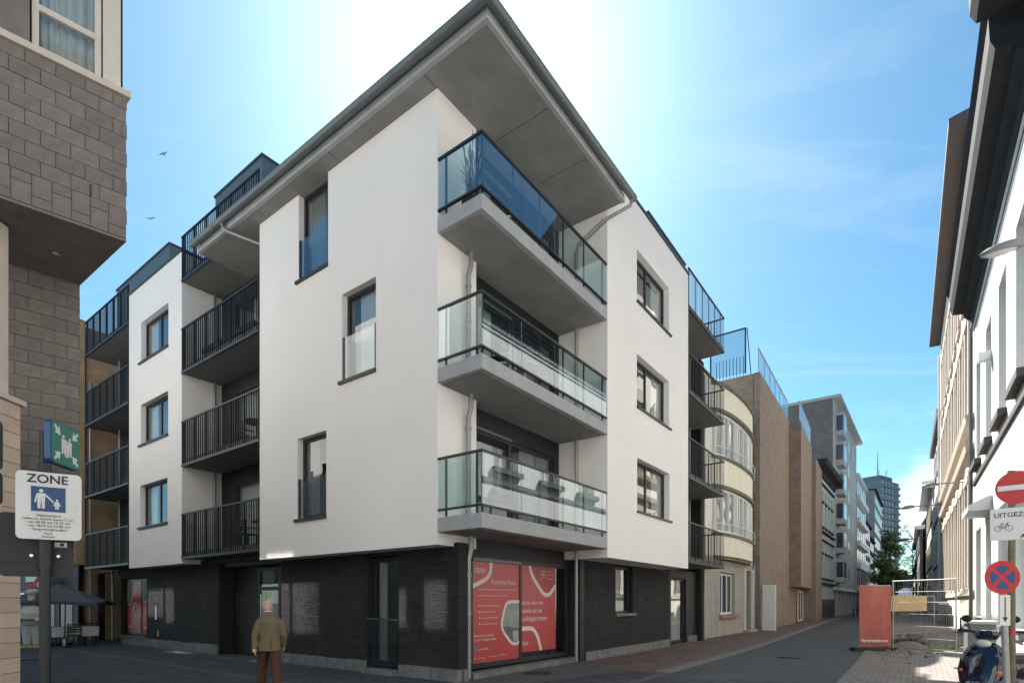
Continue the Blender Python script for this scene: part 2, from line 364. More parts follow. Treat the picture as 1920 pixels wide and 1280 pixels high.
    def build(s, name, mats, parent=None, smooth=False, loc=None, rz=None, bevel=0, kind=None):
        me = s.mesh(name, mats, smooth); o = bpy.data.objects.new(name, me); col.objects.link(o)
        if parent is not None: o.parent = parent
        if loc is not None: o.location = loc
        if rz is not None: o.rotation_euler = (0, 0, rz)
        if bevel:
            b = o.modifiers.new('bevel', 'BEVEL'); b.width = bevel; b.segments = 2; b.limit_method = 'ANGLE'
        if smooth:
            try: me.set_sharp_from_angle(angle=R(40))
            except Exception: pass
        if kind: o['kind'] = kind
        return o
def put(name, me, parent, loc=(0, 0, 0), rz=0.0, sc_=None):
    o = bpy.data.objects.new(name, me); col.objects.link(o); o.parent = parent; o.location = loc; o.rotation_euler = (0, 0, rz)
    if sc_: o.scale = sc_
    return o
def tag(o, label, cat, group=None):
    o['label'] = label; o['category'] = cat
    if group: o['group'] = group
    return o
def thing(name, label, cat, loc=(0, 0, 0), rz=0.0, group=None):
    o = bpy.data.objects.new(name, None); col.objects.link(o); o.location = loc; o.rotation_euler = (0, 0, rz); o.empty_display_size = .3
    return tag(o, label, cat, group)
def struct(o): o['kind'] = 'structure'; return o
def copy_tree(o, parent=None):
    c = o.copy(); col.objects.link(c); c.parent = parent
    for ch in list(o.children): copy_tree(ch, c)
    return c
def rrect(x0, x1, z0, z1, r, n=5):
    pts = []
    for cx, cz, a0 in ((x1 - r, z1 - r, 0), (x0 + r, z1 - r, 90), (x0 + r, z0 + r, 180), (x1 - r, z0 + r, 270)):
        for k in range(n + 1):
            a = R(a0 + 90 * k / n); pts.append((cx + r * math.cos(a), cz + r * math.sin(a)))
    return pts
def disc(cx, cz, r, n=40): return [(cx + r * math.cos(2 * math.pi * k / n), cz + r * math.sin(2 * math.pi * k / n)) for k in range(n)]
def text(body, size, m, parent, loc, align='LEFT', rz=0.0, bold=0.0, xs=1.0, spacing=1.0):
    cu = bpy.data.curves.new('t', 'FONT'); cu.body = body; cu.size = size; cu.align_x = align; cu.extrude = .0006; cu.offset = bold; cu.space_line = spacing; cu.resolution_u = 4
    t = bpy.data.objects.new('t', cu); col.objects.link(t)
    dg = bpy.context.evaluated_depsgraph_get(); dg.update()
    me = bpy.data.meshes.new_from_object(t.evaluated_get(dg)); bpy.data.objects.remove(t); bpy.data.curves.remove(cu)
    me.materials.clear(); me.materials.append(m); me.name = 'lettering'
    me.transform(Matrix.Scale(xs, 4, (1, 0, 0)))
    me.transform(Matrix.Rotation(R(90), 4, 'X'))
    o = bpy.data.objects.new('lettering', me); col.objects.link(o); o.parent = parent; o.location = loc; o.rotation_euler = (0, 0, rz)
    return o
def curtain_mesh(w, h, m, wave=.03, pitch=.11):
    b = MB(); n = max(6, int(w / pitch * 4)); pts = []
    for i in range(n + 1):
        x = w * i / n; pts.append((x, wave * math.sin(2 * math.pi * x / pitch + .6 * math.sin(x * 5))))
    vv = [(x, y, 0) for x, y in pts] + [(x, y, h) for x, y in pts]
    b.add(vv, [(i, i + 1, n + 2 + i, n + 1 + i) for i in range(n)])
    return b
def window(par, loc, rz, w, h, fm=None, fw=.055, vs_=(), hs_=(), dep=.07, pane=None, sill=None, sillm=None, room=0, curtain=None, name='window', sash=0, sashm=None):
    fm = fm or dark; pane = pane or glass
    b = MB(); b.box(0, fw, 0, dep, 0, h).box(w - fw, w, 0, dep, 0, h).box(fw, w - fw, 0, dep, 0, fw).box(fw, w - fw, 0, dep, h - fw, h)
    xs = [fw] + [w * v for v in vs_] + [w - fw]; zs = [fw] + [h * v for v in hs_] + [h - fw]
    mw = fw * .55
    for v in vs_: b.box(w * v - mw, w * v + mw, .004, dep - .004, fw, h - fw)
    for v in hs_: b.box(fw, w - fw, .007, dep - .007, h * v - mw, h * v + mw)
    o = b.build(name, fm, par, loc=loc, rz=rz)
    for i in range(len(xs) - 1):
        for j in range(len(zs) - 1):
            x0 = xs[i] + (mw if i else 0); x1 = xs[i + 1] - (mw if i < len(xs) - 2 else 0)
            z0 = zs[j] + (mw if j else 0); z1 = zs[j + 1] - (mw if j < len(zs) - 2 else 0)
            MB().box(x0, x1, dep * .45, dep * .45 + .008, z0, z1).build('pane', pane, o)
    if sill:
        MB().box(-.12, w + .02, -sill[0], .02, -sill[1], -.002).build('sill', sillm or dark, o)
    if room:
        q = MB(); a, c = -.25, w + .25
        q.add([(a, dep + .01, -.05), (c, dep + .01, -.05), (c, room, -.05), (a, room, -.05), (a, dep + .01, h + .15), (c, dep + .01, h + .15), (c, room, h + .15), (a, room, h + .15)],
              [(0, 1, 2, 3), (4, 7, 6, 5), (3, 2, 6, 7), (0, 3, 7, 4), (1, 5, 6, 2)])
        q.build('interior', interior, o)
    if curtain:
        for (c0, c1, cm) in curtain:
            curtain_mesh(w * (c1 - c0), h - .02, cm).build('curtain', cm, o, smooth=True, loc=(w * c0, dep + .09, .01))
    return o
def pipe(par, path, r=.05, m=None, collars=()):
    o = MB().tube(path, r, 12).build('downpipe', m or zinc_light, par, smooth=True)
    for (x, y, z) in collars: MB().tube([(x, y, z), (x, y, z + .05)], r + .012, 12).build('pipe_collar', m or zinc_light, o, smooth=True)
    return o
LF = R(-90)     # facing of the side-street facade inside the building frame

# ================================================================== SETTING
def flat(name, pts, z, m, th=.3):
    b = MB(); b.prism([(p[0], p[1]) for p in pts], z - th, z)
    return struct(b.build(name, m))
def stp(lst): return [W(s, t).to_2d() for s, t in lst]
g = MB().add([(-700, -500, 0), (900, -500, 0), (900, 1300, 0), (-700, 1300, 0)], [(0, 1, 2, 3)])
struct(g.build('ground', asphalt))
def sheet(name, lst, z, m):
    # laid in the street frame so the paving pattern follows the facades
    b = MB(); n = len(lst)
    a = sum(lst[i][0] * lst[(i + 1) % n][1] - lst[(i + 1) % n][0] * lst[i][1] for i in range(n))
    if a < 0: lst = lst[::-1]
    b.add([(s, t, z) for s, t in lst], [tuple(range(n))])
    o = b.build(name, m); o.location = W(0, 0); o.rotation_euler = (0, 0, A)
    return struct(o)
KERB = [(4.6, -2.95), (8, -2.97), (14, -2.9), (20, -2.65), (26, -2.35), (34, -1.9), (42, -1.5), (50, -1.15), (60, -1.0), (72, -1.4), (90, -1.6), (140, -2.0)]
sheet('side_street', [(-16, -30), (4.5, -30), (4.5, .6), (.6, .6), (.6, 60), (-16, 60)], .004, paving_dark)
sheet('pavement_left', [(6.2, .9), (5.2, -.7), (4.5, -2.0), (4.5, -2.95)] + [(s, t + .2) for s, t in KERB] + [(140, .9)], .008, paving_red)
sheet('pavement_right', [(-4, -6.75), (10, -6.7), (20, -6.4), (45, -5.9), (90, -5.4), (140, -5.2), (140, -14), (-4, -12)], .008, paving_pink)
sheet('cobble_corner', [(.45, -.16), (1.1, .5), (6.1, .5), (5.15, -.75), (4.45, -2.1), (1.2, -1.5)], .010, cobble_m)
def stones(name, path, w, z, m, ln=.98):
    root = bpy.data.objects.new(name, None); col.objects.link(root); struct(root)
    root.location = W(0, 0); root.rotation_euler = (0, 0, A)
    me = MB().box(0, ln, -w / 2, w / 2, -.15, z).mesh('kerb_stone', m)
    for i in range(len(path) - 1):
        p, q = Vector(path[i]), Vector(path[i + 1]); d = q - p; n = max(1, round(d.length)); a = math.atan2(d.y, d.x)
        for k in range(n):
            c = p + d * (k / n)
            put('kerb_stone', me, root, (c.x, c.y, random.uniform(-.002, .002)), a, (d.length / n, 1, 1))
    return root
stones('kerb', KERB[:9], .34, .030, kerb_m)
stones('kerb', [(-3, -6.72), (10, -6.6), (20, -6.3), (45, -5.8)], .22, .026, kerb_m)

stones('gutter_strip', [(-1.7, 2.5), (-1.75, 12), (-1.9, 30)], .20, .010, cobble_m)
stones('gutter_strip', [(-1.7, 2.3), (-.6, -2.4), (1.2, -3.2), (4.4, -3.0)], .20, .010, cobble_m)

# ================================================================== APARTMENT BUILDING
apt = thing('apartment_building', 'white rendered apartment block with black brick ground floor and wide concrete roof canopy', 'building', W(0, 0), A)
P = apt
FL = [3.13, 6.19, 9.26, 12.30]
# ---- white volumes
def lpanel(t0, t1, z0, z1, th, holes, m, name='wall', s=0.0):
    b = MB().panel(-t1, -t0, z0, z1, th, [(-h[1], -h[0], h[2], h[3]) for h in holes])
    return b.build(name, m, P, loc=(s, 0, 0), rz=LF)
def rpanel(s0, s1, z0, z1, th, holes, m, name='wall', t=0.0):
    return MB().panel(s0, s1, z0, z1, th, holes).build(name, m, P, loc=(0, t, 0))
lw = [(3.71, 4.97, 9.99, 12.22), (1.92, 3.16, 6.97, 9.04), (3.78, 5.02, 3.84, 5.92)]
lpanel(0, 6.87, 2.88, 12.22, .22, lw, plaster)
ww = [(12.78, 15.12, 10.50, 11.97), (12.80, 15.14, 7.47, 8.95), (12.86, 15.2, 4.45, 5.98)]
lpanel(11.75, 16.25, 2.98, 13.32, .22, ww, plaster)
bw = [(7.16, 9.75, 10.63, 12.15), (7.16, 9.75, 7.50, 9.05), (7.18, 9.8, 4.41, 5.98)]
rpanel(5.26, 11.62, 2.90, 13.48, .25, bw, plaster, t=-1.19)
b = MB().box(.22, 1.23, 0, .30, 2.88, 12.22); b.build('wall', plaster, P)
MB().box(.22, .62, .3, 6.87, 2.88, 3.06).build('wall_soffit', plaster, P)
MB().box(.22, 1.5, 6.65, 6.868, 2.95, 12.22).build('wall', plaster, P)
MB().box(.22, 1.5, 11.752, 11.97, 2.98, 13.32).build('wall', plaster, P)
MB().box(.22, .62, 11.97, 16.25, 2.98, 3.2).build('wall_soffit', plaster, P)
MB().box(.22, 1.5, 16.03, 16.248, 3.2, 13.32).build('wall', plaster, P)
MB().box(5.262, 5.5, -.94, .6, 2.90, 13.48).build('wall', plaster, P)
MB().box(11.37, 11.618, -.94, .6, 2.90, 13.48).build('wall', plaster, P)
MB().box(5.5, 11.37, -.94, .1, 2.90, 3.08).build('wall_soffit', plaster, P)
# unseen solid core, added to block the sun (rooms are built behind each window)
MB().box(2.9, 16.0, 2.9, 21.4, 0, 13.2).build('sun_block_core', interior, P)
MB().box(1.6, 2.9, 2.9, 21.4, 2.9, 3.1).build('ceiling_slab', interior, P); MB().box(2.9, 16, 1.2, 2.9, 12.4, 13.2).build('ceiling_slab', interior, P); MB().box(1.45, 2.9, 1.2, 21.4, 12.4, 13.2).build('ceiling_slab', interior, P)
MB().box(.7, 2.9, .9, 6.5, 12.4, 13.0).build('roof_slab', coping_m, P)
# copings
MB().box(5.22, 11.66, -1.23, -.9, 13.482, 13.56).box(5.22, 5.53, -.9, 1.0, 13.482, 13.56).build('coping', coping_m, P)
MB().box(-.04, .30, 11.71, 16.29, 13.322, 13.40).box(.30, 2.0, 11.71, 12.0, 13.322, 13.40).build('coping', coping_m, P)
# ---- windows of the white volumes
def lwin(h, vsplit, cur, sash=True, top=True):
    o = window(P, (.17, h[1], h[2]), LF, h[1] - h[0], h[3] - h[2], vs_=vsplit, fw=.07, room=2.2, curtain=cur)
    return o
juliet = []
for i, h in enumerate(lw):
    cur = [[(0, .55, curtain_d)], [(.25, .95, curtain_m)], [(0, .38, curtain_d)]][i]
    o = window(P, (.16, h[1], h[2]), LF, h[1] - h[0], h[3] - h[2], fw=.085, room=2.3, curtain=cur)
    w = h[1] - h[0]
    MB().box(-.10, w + .0, -.215, .0, -.075, -.003).box(-.1, -.06, -.215, -.15, -.075, .0).build('sill', dark, o)
    # frameless glass guard held by two side rails
    gq = MB().box(.06, w - .06, -.135, -.120, .05, 1.02).build('glass_guard', glass, o)
    MB().box(.01, .06, -.15, -.10, .02, 1.04).build('guard_rail', dark, gq); MB().box(w - .06, w - .01, -.15, -.10, .02, 1.04).build('guard_rail', dark, gq)
for i, h in enumerate(ww):
    o = window(P, (.17, h[1], h[2]), LF, h[1] - h[0], h[3] - h[2], fw=.08, vs_=(.56,), room=2.3, curtain=[(0.02, .30, curtain_m), (.9, 1, curtain_d)])
    MB().box(-.14, h[1] - h[0] + .02, -.24, 0, -.06, -.003).build('sill', dark, o)
for i, h in enumerate(bw):
    o = window(P, (h[0], -1.0, h[2]), 0, h[1] - h[0], h[3] - h[2], fw=.08, vs_=(.42,), room=.95, curtain=[(.72, 1, curtain_m), (0, .12, curtain_m)])
    MB().box(-.02, h[1] - h[0] + .14, -.25, 0, -.06, -.003).build('sill', dark, o)
    if i == 2:
        MB().ball((1.6, .25, .42), .12).box(1.56, 1.64, .22, .28, .02, .4).build('table_lamp', curtain_m, o)

# ---- recess with the glass balconies on the corner
rpanel(1.0, 5.26, 3.0, 12.22, .12, [(1.3, 5.0, z + .30, z + 2.62) for z in FL[:3]], dark2, 'recess_cladding', t=.34)
for k, z in enumerate(FL[:3]):
    o = window(P, (1.3, .38, z + .30), 0, 3.7, 2.32, fw=.09, vs_=(.455,), room=2.6, curtain=[[(.62, .98, curtain_d)], [(.03, .30, curtain_m)], [(.05, .3, curtain_d)]][k], name='sliding_door')
    MB().box(-.02, 1.72, -.05, -.005, 2.30, 2.36).build('head_rail', zinc, o)
    # slab
    sl = MB().prism([(0, -1.19), (5.255, -1.19), (5.255, .335), (1.24, .335), (1.24, -.003), (0, -.003)], z, z + .30).build('balcony', concrete_slab, P, bevel=.015)
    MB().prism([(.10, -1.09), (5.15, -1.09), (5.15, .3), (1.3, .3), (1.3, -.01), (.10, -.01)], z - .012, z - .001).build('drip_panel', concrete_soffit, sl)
    zt = z + 1.52
    # hand rail and low rail run round the open corner
    MB().box(.0, .055, -1.185, -.002, zt - .045, zt).box(.055, 5.25, -1.185, -1.13, zt - .045, zt).build('hand_rail', dark, sl)
    MB().box(.0, .055, -1.185, -.002, z + .43, z + .47).box(.055, 5.25, -1.185, -1.13, z + .43, z + .47).build('low_rail', dark, sl)
    n = 6
    pst = MB().box(-.022, .022, -.012, .012, 0, 1.20).mesh('post', dark)
    for i in range(n):
        put('post', pst, sl, (.12 + i * 5.0 / (n - 1), -1.10, z + .30))
    put('post', pst, sl, (.075, -.18, z + .30), R(90)); put('post', pst, sl, (.075, -1.0, z + .30), R(90))
    MB().box(.018, .034, -1.17, -.01, z + .475, zt - .047).build('glass_panel', glass_blue, sl)
    for i in range(4):
        x0 = .04 + i * 5.2 / 4
        MB().box(x0, x0 + 5.2 / 4 - .015, -1.168, -1.152, z + .475, zt - .047).build('glass_panel', glass_blue, sl)

# ---- corner canopy
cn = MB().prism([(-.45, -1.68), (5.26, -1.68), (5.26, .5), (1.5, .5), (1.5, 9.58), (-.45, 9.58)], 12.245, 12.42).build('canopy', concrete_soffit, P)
ed = MB()
ed.box(-.452, -.36, -1.682, 9.582, 12.222, 12.30).box(-.36, 5.28, -1.682, -1.59, 12.222, 12.30).build('canopy_edge', concrete_slab, cn)
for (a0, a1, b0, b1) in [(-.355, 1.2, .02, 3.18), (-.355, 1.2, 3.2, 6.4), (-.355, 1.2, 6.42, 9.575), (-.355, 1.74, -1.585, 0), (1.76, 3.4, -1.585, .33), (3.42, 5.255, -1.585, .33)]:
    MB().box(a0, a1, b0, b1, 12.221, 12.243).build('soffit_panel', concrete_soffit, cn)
# half-round gutter
def gutter_path():
    r = .105; zc = 12.475
    secs = []
    for (cx, cy, nx, ny) in [(-.555, 9.72, -1, 0), (-.555, -1.785, -1, -1), (5.62, -1.785, 0, -1)]:
        ring = []
        for k in range(15):
            a = math.pi * k / 14
            d = r * math.cos(a); ring.append((cx + nx * d, cy + ny * d, zc - r * math.sin(a)))
        for k in range(14, -1, -1):
            a = math.pi * k / 14
            d = (r - .012) * math.cos(a); ring.append((cx + nx * d, cy + ny * d, zc + .004 - (r - .012) * math.sin(a)))
        secs.append(ring)
    return MB().rings(secs)
gt = gutter_path().build('gutter', zinc, cn, smooth=True)
def half_ring(c, axis):
    b = MB(); r = .112; pts = []
    for k in range(13):
        a = math.pi * k / 12; pts.append((r * math.cos(a), -r * math.sin(a)))
    pts2 = pts + [(x * .93, z * .93) for x, z in pts[::-1]]
    b.prof(pts2, -.012, .012) if axis == 's' else b.plate(pts2, -.012, .012)
    return b
ms, ml = half_ring(0, 's').mesh('gutter_joint', zinc), half_ring(0, 'l').mesh('gutter_joint', zinc)
for i in range(12): put('gutter_joint', ml, gt, (-.555, -1.2 + i * .95, 12.475))
for i in range(6): put('gutter_joint', ms, gt, (.0 + i * .95, -1.785, 12.475))
MB().prism([(-.40, -1.62), (5.26, -1.62), (5.26, .5), (1.6, .5), (1.6, 9.5), (-.40, 9.5)], 12.42, 12.62).build('roof_edge', coping_m, cn)
# drop pipes from the gutter
pipe(P, [(-.55, 7.9, 12.40), (-.53, 7.85, 12.24), (-.45, 7.75, 12.14), (-.1, 7.35, 11.95), (.2, 6.93, 11.75), (.35, 6.92, 11.5), (.35, 6.92, 3.4)], .045)
pipe(P, [(5.5, -1.78, 12.40), (5.48, -1.76, 12.22), (5.38, -1.6, 12.12), (5.17, -1.1, 11.9), (5.17, -.35, 11.55), (5.17, -.28, 11.3), (5.17, -.28, .06)], .045, collars=[(5.17, -.28, z) for z in (1.2, 2.3, 4.9, 8.0, 10.9)])
# corner down pipes, interrupted by the slabs
for z0, z1 in ((.05, 3.12), (3.44, 6.18), (6.5, 9.25)):
    pipe(P, [(.84, -.11, z0), (.84, -.11, z1 - .5), (.86, -.16, z1 - .3), (.86, -.17, z1)], .058, collars=[(.84, -.11, z0 + (z1 - z0) * f_) for f_ in (.12, .45, .72)])

# ---- railed balconies
bal_me = MB().box(-.006, .006, -.017, .017, 0, 1.40).mesh('baluster', dark)
rod_me = MB().box(-.006, .006, -.006, .006, 0, 1.40).mesh('baluster', dark)
def railbalcony(kind, a0, a1, z, solid=True, sep=.128, parts=True, depth=1.3):
    # kind 'l': along t at s=0;   'r': along s at t=-1.19
    if kind == 'l':
        sl = MB().box(.02, depth, a0 + .005, a1 - .005, z, z + .22).build('balcony', concrete_slab if False else dark_slab, P)
        MB().box(-.03, .02, a0, a1, z - .01, z + .07).build('edge_plate', dark, sl)
        MB().box(-.03, .02, a0, a1, z + 1.44, z + 1.49).build('hand_rail', dark, sl)
        pos = lambda a: (-.005, a, z + .06); rot = R(90)
    else:
        sl = MB().box(a0 + .005, a1 - .03, -1.165, .33, z, z + .22).build('balcony', dark_slab, P)
        MB().box(a0, a1 + .02, -1.215, -1.165, z - .01, z + .07).box(a1 - .03, a1 + .02, -1.165, .2, z - .01, z + .07).build('edge_plate', dark, sl)
        MB().box(a0, a1 + .02, -1.215, -1.165, z + 1.44, z + 1.49).box(a1 - .03, a1 + .02, -1.165, .2, z + 1.44, z + 1.49).build('hand_rail', dark, sl)
        pos = lambda a: (a, -1.19, z + .06); rot = 0.0
    n = int((a1 - a0) / sep); stuff = MB()
    for i in range(n + 1):
        a = a0 + .03 + (a1 - a0 - .06) * i / n
        if i % 6 == 0:
            p = pos(a)
            if kind == 'l': MB().box(p[0] - .03, p[0] + .03, p[1] - .008, p[1] + .008, p[2], p[2] + 1.4).build('rail_post', dark, sl)
            else: MB().box(p[0] - .008, p[0] + .008, p[1] - .015, p[1] + .015, p[2], p[2] + 1.4).build('rail_post', dark, sl)
        elif parts: put('baluster', bal_me if kind == 'l' else rod_me, sl, pos(a), rot)
        else:
            p = pos(a); stuff.box(p[0] - .0125, p[0] + .0125, p[1] - .006, p[1] + .006, p[2], p[2] + 1.4)
    if kind == 'r':
        for i in range(1, 10): stuff.box(a1 - .02, a1 + .01, -1.165 + i * .128 - .006, -1.165 + i * .128 + .006, z + .06, z + 1.44)
    if stuff.v: stuff.build('balusters', dark, sl, kind='stuff')
    return sl
dark_slab = mat('dark_painted_slab', (.15, .145, .14), .8, var=.1, scale=2)
for z in FL: railbalcony('l', 6.885, 11.74, z)
for z in FL: railbalcony('l', 16.27, 21.15, z, parts=False)
for z in FL: railbalcony('r', 11.64, 16.1, z)
# back walls of those recesses, with sliding doors
for (t0, t1) in ((6.87, 11.75), (16.25, 21.4)):
    lpanel(t0, t1, 2.9, 13.2, .12, [(t0 + .25, t0 + 3.9, z + .24, z + 2.55) for z in FL[:3]], dark2, 'recess_cladding', 1.3)
    for k, z in enumerate(FL[:3]):
        window(P, (1.34, t0 + 3.9, z + .24), LF, 3.65, 2.31, fw=.08, vs_=(.5,), room=1.3, curtain=[(.02 + .1 * k, .5, curtain_m), (.5, .98, curtain_m)] if k != 1 else [(.0, .45, curtain_m), (.6, .95, curtain_d)], name='sliding_door')
rpanel(11.62, 16.55, 2.9, 13.2, .12, [(11.9, 15.2, z + .24, z + 2.5) for z in FL[:3]], dark2, 'recess_cladding', .34)
for k, z in enumerate(FL[:3]):
    window(P, (11.9, .38, z + .24), 0, 3.3, 2.26, fw=.08, vs_=(.5,), room=2.0, curtain=[(.1, .45, curtain_d)], name='sliding_door')
MB().box(1.42, 16.55, 21.15, 21.45, 0, 13.2).box(1.42, 1.8, 16.3, 21.4, 12.4, 13.2).build('party_wall', blackbrick, P)
MB().box(16.14, 16.55, -.2, 9, 0, 12.3).build('party_wall', blackbrick, P)
# light pipes on the recess cheeks
for z0, z1 in zip([FL[0] + .24, FL[1] + .24, FL[2] + .24], [FL[1], FL[2], FL[3]]):
    pipe(P, [(1.02, 11.66, z0), (1.02, 11.66, z1)], .045)
    pipe(P, [(1.0, 20.3, z0), (1.0, 20.3, z1)], .045)
    pipe(P, [(15.85, .2, z0), (15.85, .2, z1)], .045)
pipe(P, [(.62, 19.9, .06), (.62, 19.9, 3.1)], .05); pipe(P, [(16.35, -.28, .06), (16.35, -.28, 3.1)], .05, collars=[(16.35, -.28, 1.2)])
pipe(P, [(.35, 21.75, .06), (.35, 21.75, 11.5)], .05); pipe(P, [(16.75, -.15, .05), (16.75, -.15, 11.8)], .05)

# ---- set-back top storey in blue-grey metal
for (bx, wins) in (((1.2, 8, 8.9, 12.0, 13.0, 15.9), 'l'), ((1.25, 8, 15.85, 21.4, 13.0, 15.8), None), ((10.0, 13.7, -.35, 6, 13.2, 15.15), 'r')):
    o = MB().box(*bx).build('top_storey', slate, P)
    MB().box(bx[0] - .04, bx[1] + .04, bx[2] - .04, bx[3] + .04, bx[5] + .002, bx[5] + .07).build('coping', coping_m, o)
    if wins == 'l': window(o, (1.13, 11.7, 13.25), LF, 2.35, 1.45, fw=.07, vs_=(.5,), pane=glass_far)
    for kx in (2, 3.2, 4.4, 5.6): MB().box(kx, kx + .015, bx[2] - .012, bx[2] - .001, bx[4] + .1, bx[5]).build('seam', slate, o)

# ---- ground floor in black brick
gh = [(1.72, 2.84, .02, 2.80), (6.63, 10.25, 0, 2.95), (16.0, 18.55, .36, 2.66), (18.6, 21.2, 0, 2.95)]
lpanel(-.14, 21.4, 0, 2.96, .24, gh, blackbrick, 'brick_wall', .5)
MB().box(.74, .80, -.14, .35, 0, 2.96).build('brick_wall', blackbrick, P)
rpanel(5.81, 12.4, 0, 2.96, .26, [(7.78, 9.06, 1.32, 2.86)], blackbrick, 'brick_wall', t=-.2)
MB().box(5.55, 5.808, -.19, .36, 0, 3.12).box(.84, 1.22, .12, .36, 0, 3.12).box(.84, 5.6, .16, .42, 2.74, 3.12).build('dark_pier', dark2, P)
MB().box(12.4, 12.62, -.18, .3, 0, 3.0).box(14.85, 16.14, .0, .3, 0, 3.0).box(12.62, 14.85, .0, .3, 2.66, 3.0).build('dark_pier', dark2, P)
MB().box(.76, 2.5, 6.3, 6.62, 0, 2.95).box(.76, 2.5, 10.26, 10.5, 0, 2.95).box(.6, 2.5, 6.4, 11.8, 2.82, 3.1).build('dark_pier', dark2, P)
# plinth stones, one by one
ps = random.Random(3)
def plinth(kind, a0, a1, pos, h=.27):
    a = a0
    while a < a1 - .05:
        w = min(ps.uniform(.75, 1.05), a1 - a); hh = h + ps.uniform(-.01, .02)
        if kind == 'l': MB().box(pos - .03, pos + .1, a + .004, a + w - .004, 0, hh).build('plinth_stone', plinth_m, P)
        else: MB().box(a + .004, a + w - .004, pos - .03, pos + .1, 0, hh).build('plinth_stone', plinth_m, P)
        a += w
plinth('l', -.15, 1.71, .5); plinth('l', 2.86, 6.6, .5); plinth('l', 10.3, 18.5, .5, .30); plinth('r', .62, .8, -.14, .25)
plinth('r', 5.83, 12.4, -.2); plinth('r', 15.0, 16.6, -.02, .26)
MB().box(.43, .5, 16.1, 18.5, .30, .36).build('sill', plinth_m, P)
# tall side window with its glass guard
o = window(P, (.64, 2.82, .20), LF, 1.08, 2.55, fw=.09, room=2.0, curtain=[(.08, .32, curtain_d)])
gq = MB().box(.03, 1.05, -.16, -.145, -.05, 1.08).build('glass_guard', glass, o)
MB().box(-.02, 1.1, -.175, -.13, 1.08, 1.115).build('guard_rail', chrome, gq); MB().box(-.02, 1.1, -.175, -.13, -.09, -.055).build('guard_rail', chrome, gq)
MB().box(.30, .74, 1.74, 2.82, .0, .11).build('door_step', plinth_m, P)
# entrance recess: black doors, side light and bright bar handle
dw = MB().box(.98, 1.04, 8.75, 10.24, .05, 2.82).build('entrance_door', dark2, P)
MB().box(.93, .945, 9.92, 9.95, .9, 2.0).box(.945, .98, 9.925, 9.945, 1.0, 1.03).box(.945, .98, 9.925, 9.945, 1.85, 1.88).build('bar_handle', chrome, dw)
MB().box(.955, .98, 9.80, 9.84, 1.28, 1.36).build('lock', chrome, dw)
d2 = window(P, (.97, 8.73, .05), LF, 1.25, 2.72, fw=.10, hs_=(.76,), room=1.3, curtain=[(.02, .5, curtain_d)], name='glazed_door')
d3 = window(P, (.97, 7.46, .05), LF, .8, 2.72, fw=.08, hs_=(.76,), room=1.3, name='side_light')
MB().box(.25, .28, -.06, -.045, .9, 1.9).build('bar_handle', chrome, d2)
# small shaded window and door on the main street
o = window(P, (7.78, -.06, 1.34), 0, 1.28, 1.5, fw=.07, room=1.2, curtain=[(.0, .98, curtain_d)])
MB().box(-.05, 1.4, -.22, .0, -.09, -.004).build('sill', plinth_m, o)
o = window(P, (12.64, .10, .08), 0, 2.2, 2.56, fw=.06, vs_=(.1,), room=1.5, curtain=[(.1, .98, curtain_m)], name='glazed_door')
# house number and letter slots by the far poster
MB().box(.488, .499, 15.05, 15.18, 1.05, 1.62).build('bell_panel', chrome, P)
MB().box(.486, .499, 14.9, 14.97, .42, .66).build('meter_tag', mat('yellow_tag', (.65, .50, .03), .6), P)

# ---- shop front on the corner with two red posters
sf = window(P, (1.22, .17, .18), 0, 4.3, 2.56, fw=.10, vs_=(.455,), dep=.09, name='shop_window')
MB().box(.05, 1.93, -.05, .0, 2.46, 2.52).build('head_rail', zinc, sf)
MB().box(1.0, 5.56, -.12, .18, .0, .14).build('door_step', plinth_m, P)
def ribbon(path, w, m, par, loc, y, name='poster_band', closed=False):
    b = MB(); pts = [Vector(p) for p in path]; L_, R_ = [], []
    n = len(pts)
    for i in range(n):
        if closed: d = (pts[(i + 1) % n] - pts[i - 1]).normalized()
        else: d = (pts[min(i + 1, n - 1)] - pts[max(i - 1, 0)]).normalized()
        nn = Vector((-d.y, d.x)); L_.append(pts[i] + nn * w / 2); R_.append(pts[i] - nn * w / 2)
    vv = [(p.x, y, p.y) for p in L_] + [(p.x, y, p.y) for p in R_]
    b.add(vv, [(i, n + i, n + (i + 1) % n, (i + 1) % n) for i in range(n if closed else n - 1)])
    return b.build(name, m, par, loc=loc)
def smooth_poly(pts, k=6, closed=False):
    out = []; n = len(pts)
    for i in range(n):
        p = Vector(pts[i])
        if not closed and i in (0, n - 1): out.append(p); continue
        a = Vector(pts[i - 1]); c = Vector(pts[(i + 1) % n]); r = .16
        q0 = p + (a - p).normalized() * min(r, (a - p).length * .45); q1 = p + (c - p).normalized() * min(r, (c - p).length * .45)
        for j in range(k + 1):
            u = j / k; out.append(q0 * (1 - u) ** 2 + p * 2 * u * (1 - u) + q1 * u * u)
    return out
y0 = -.004
pa = MB().box(.06, 1.90, .022, .026, .12, 2.50).build('poster', red_poster, sf)
pb = MB().box(2.02, 3.62, .022, .026, .24, 2.50).build('poster', red_poster, sf)
yy = .019
ribbon(smooth_poly([(.78, 2.50), (.76, 2.22), (.62, 2.06), (.06, 1.86)]), .10, poster_white, pa, (0, 0, 0), yy)
hexa = smooth_poly([(1.9, 1.53), (1.42, 1.53), (1.30, 1.38), (1.16, .98), (1.24, .80), (1.58, .50), (1.78, .47), (1.9, .53)])
b = MB(); b.add([(p.x, yy, p.y) for p in hexa], [tuple(range(len(hexa)))]); b.build('poster_photo', poster_grey, pa)
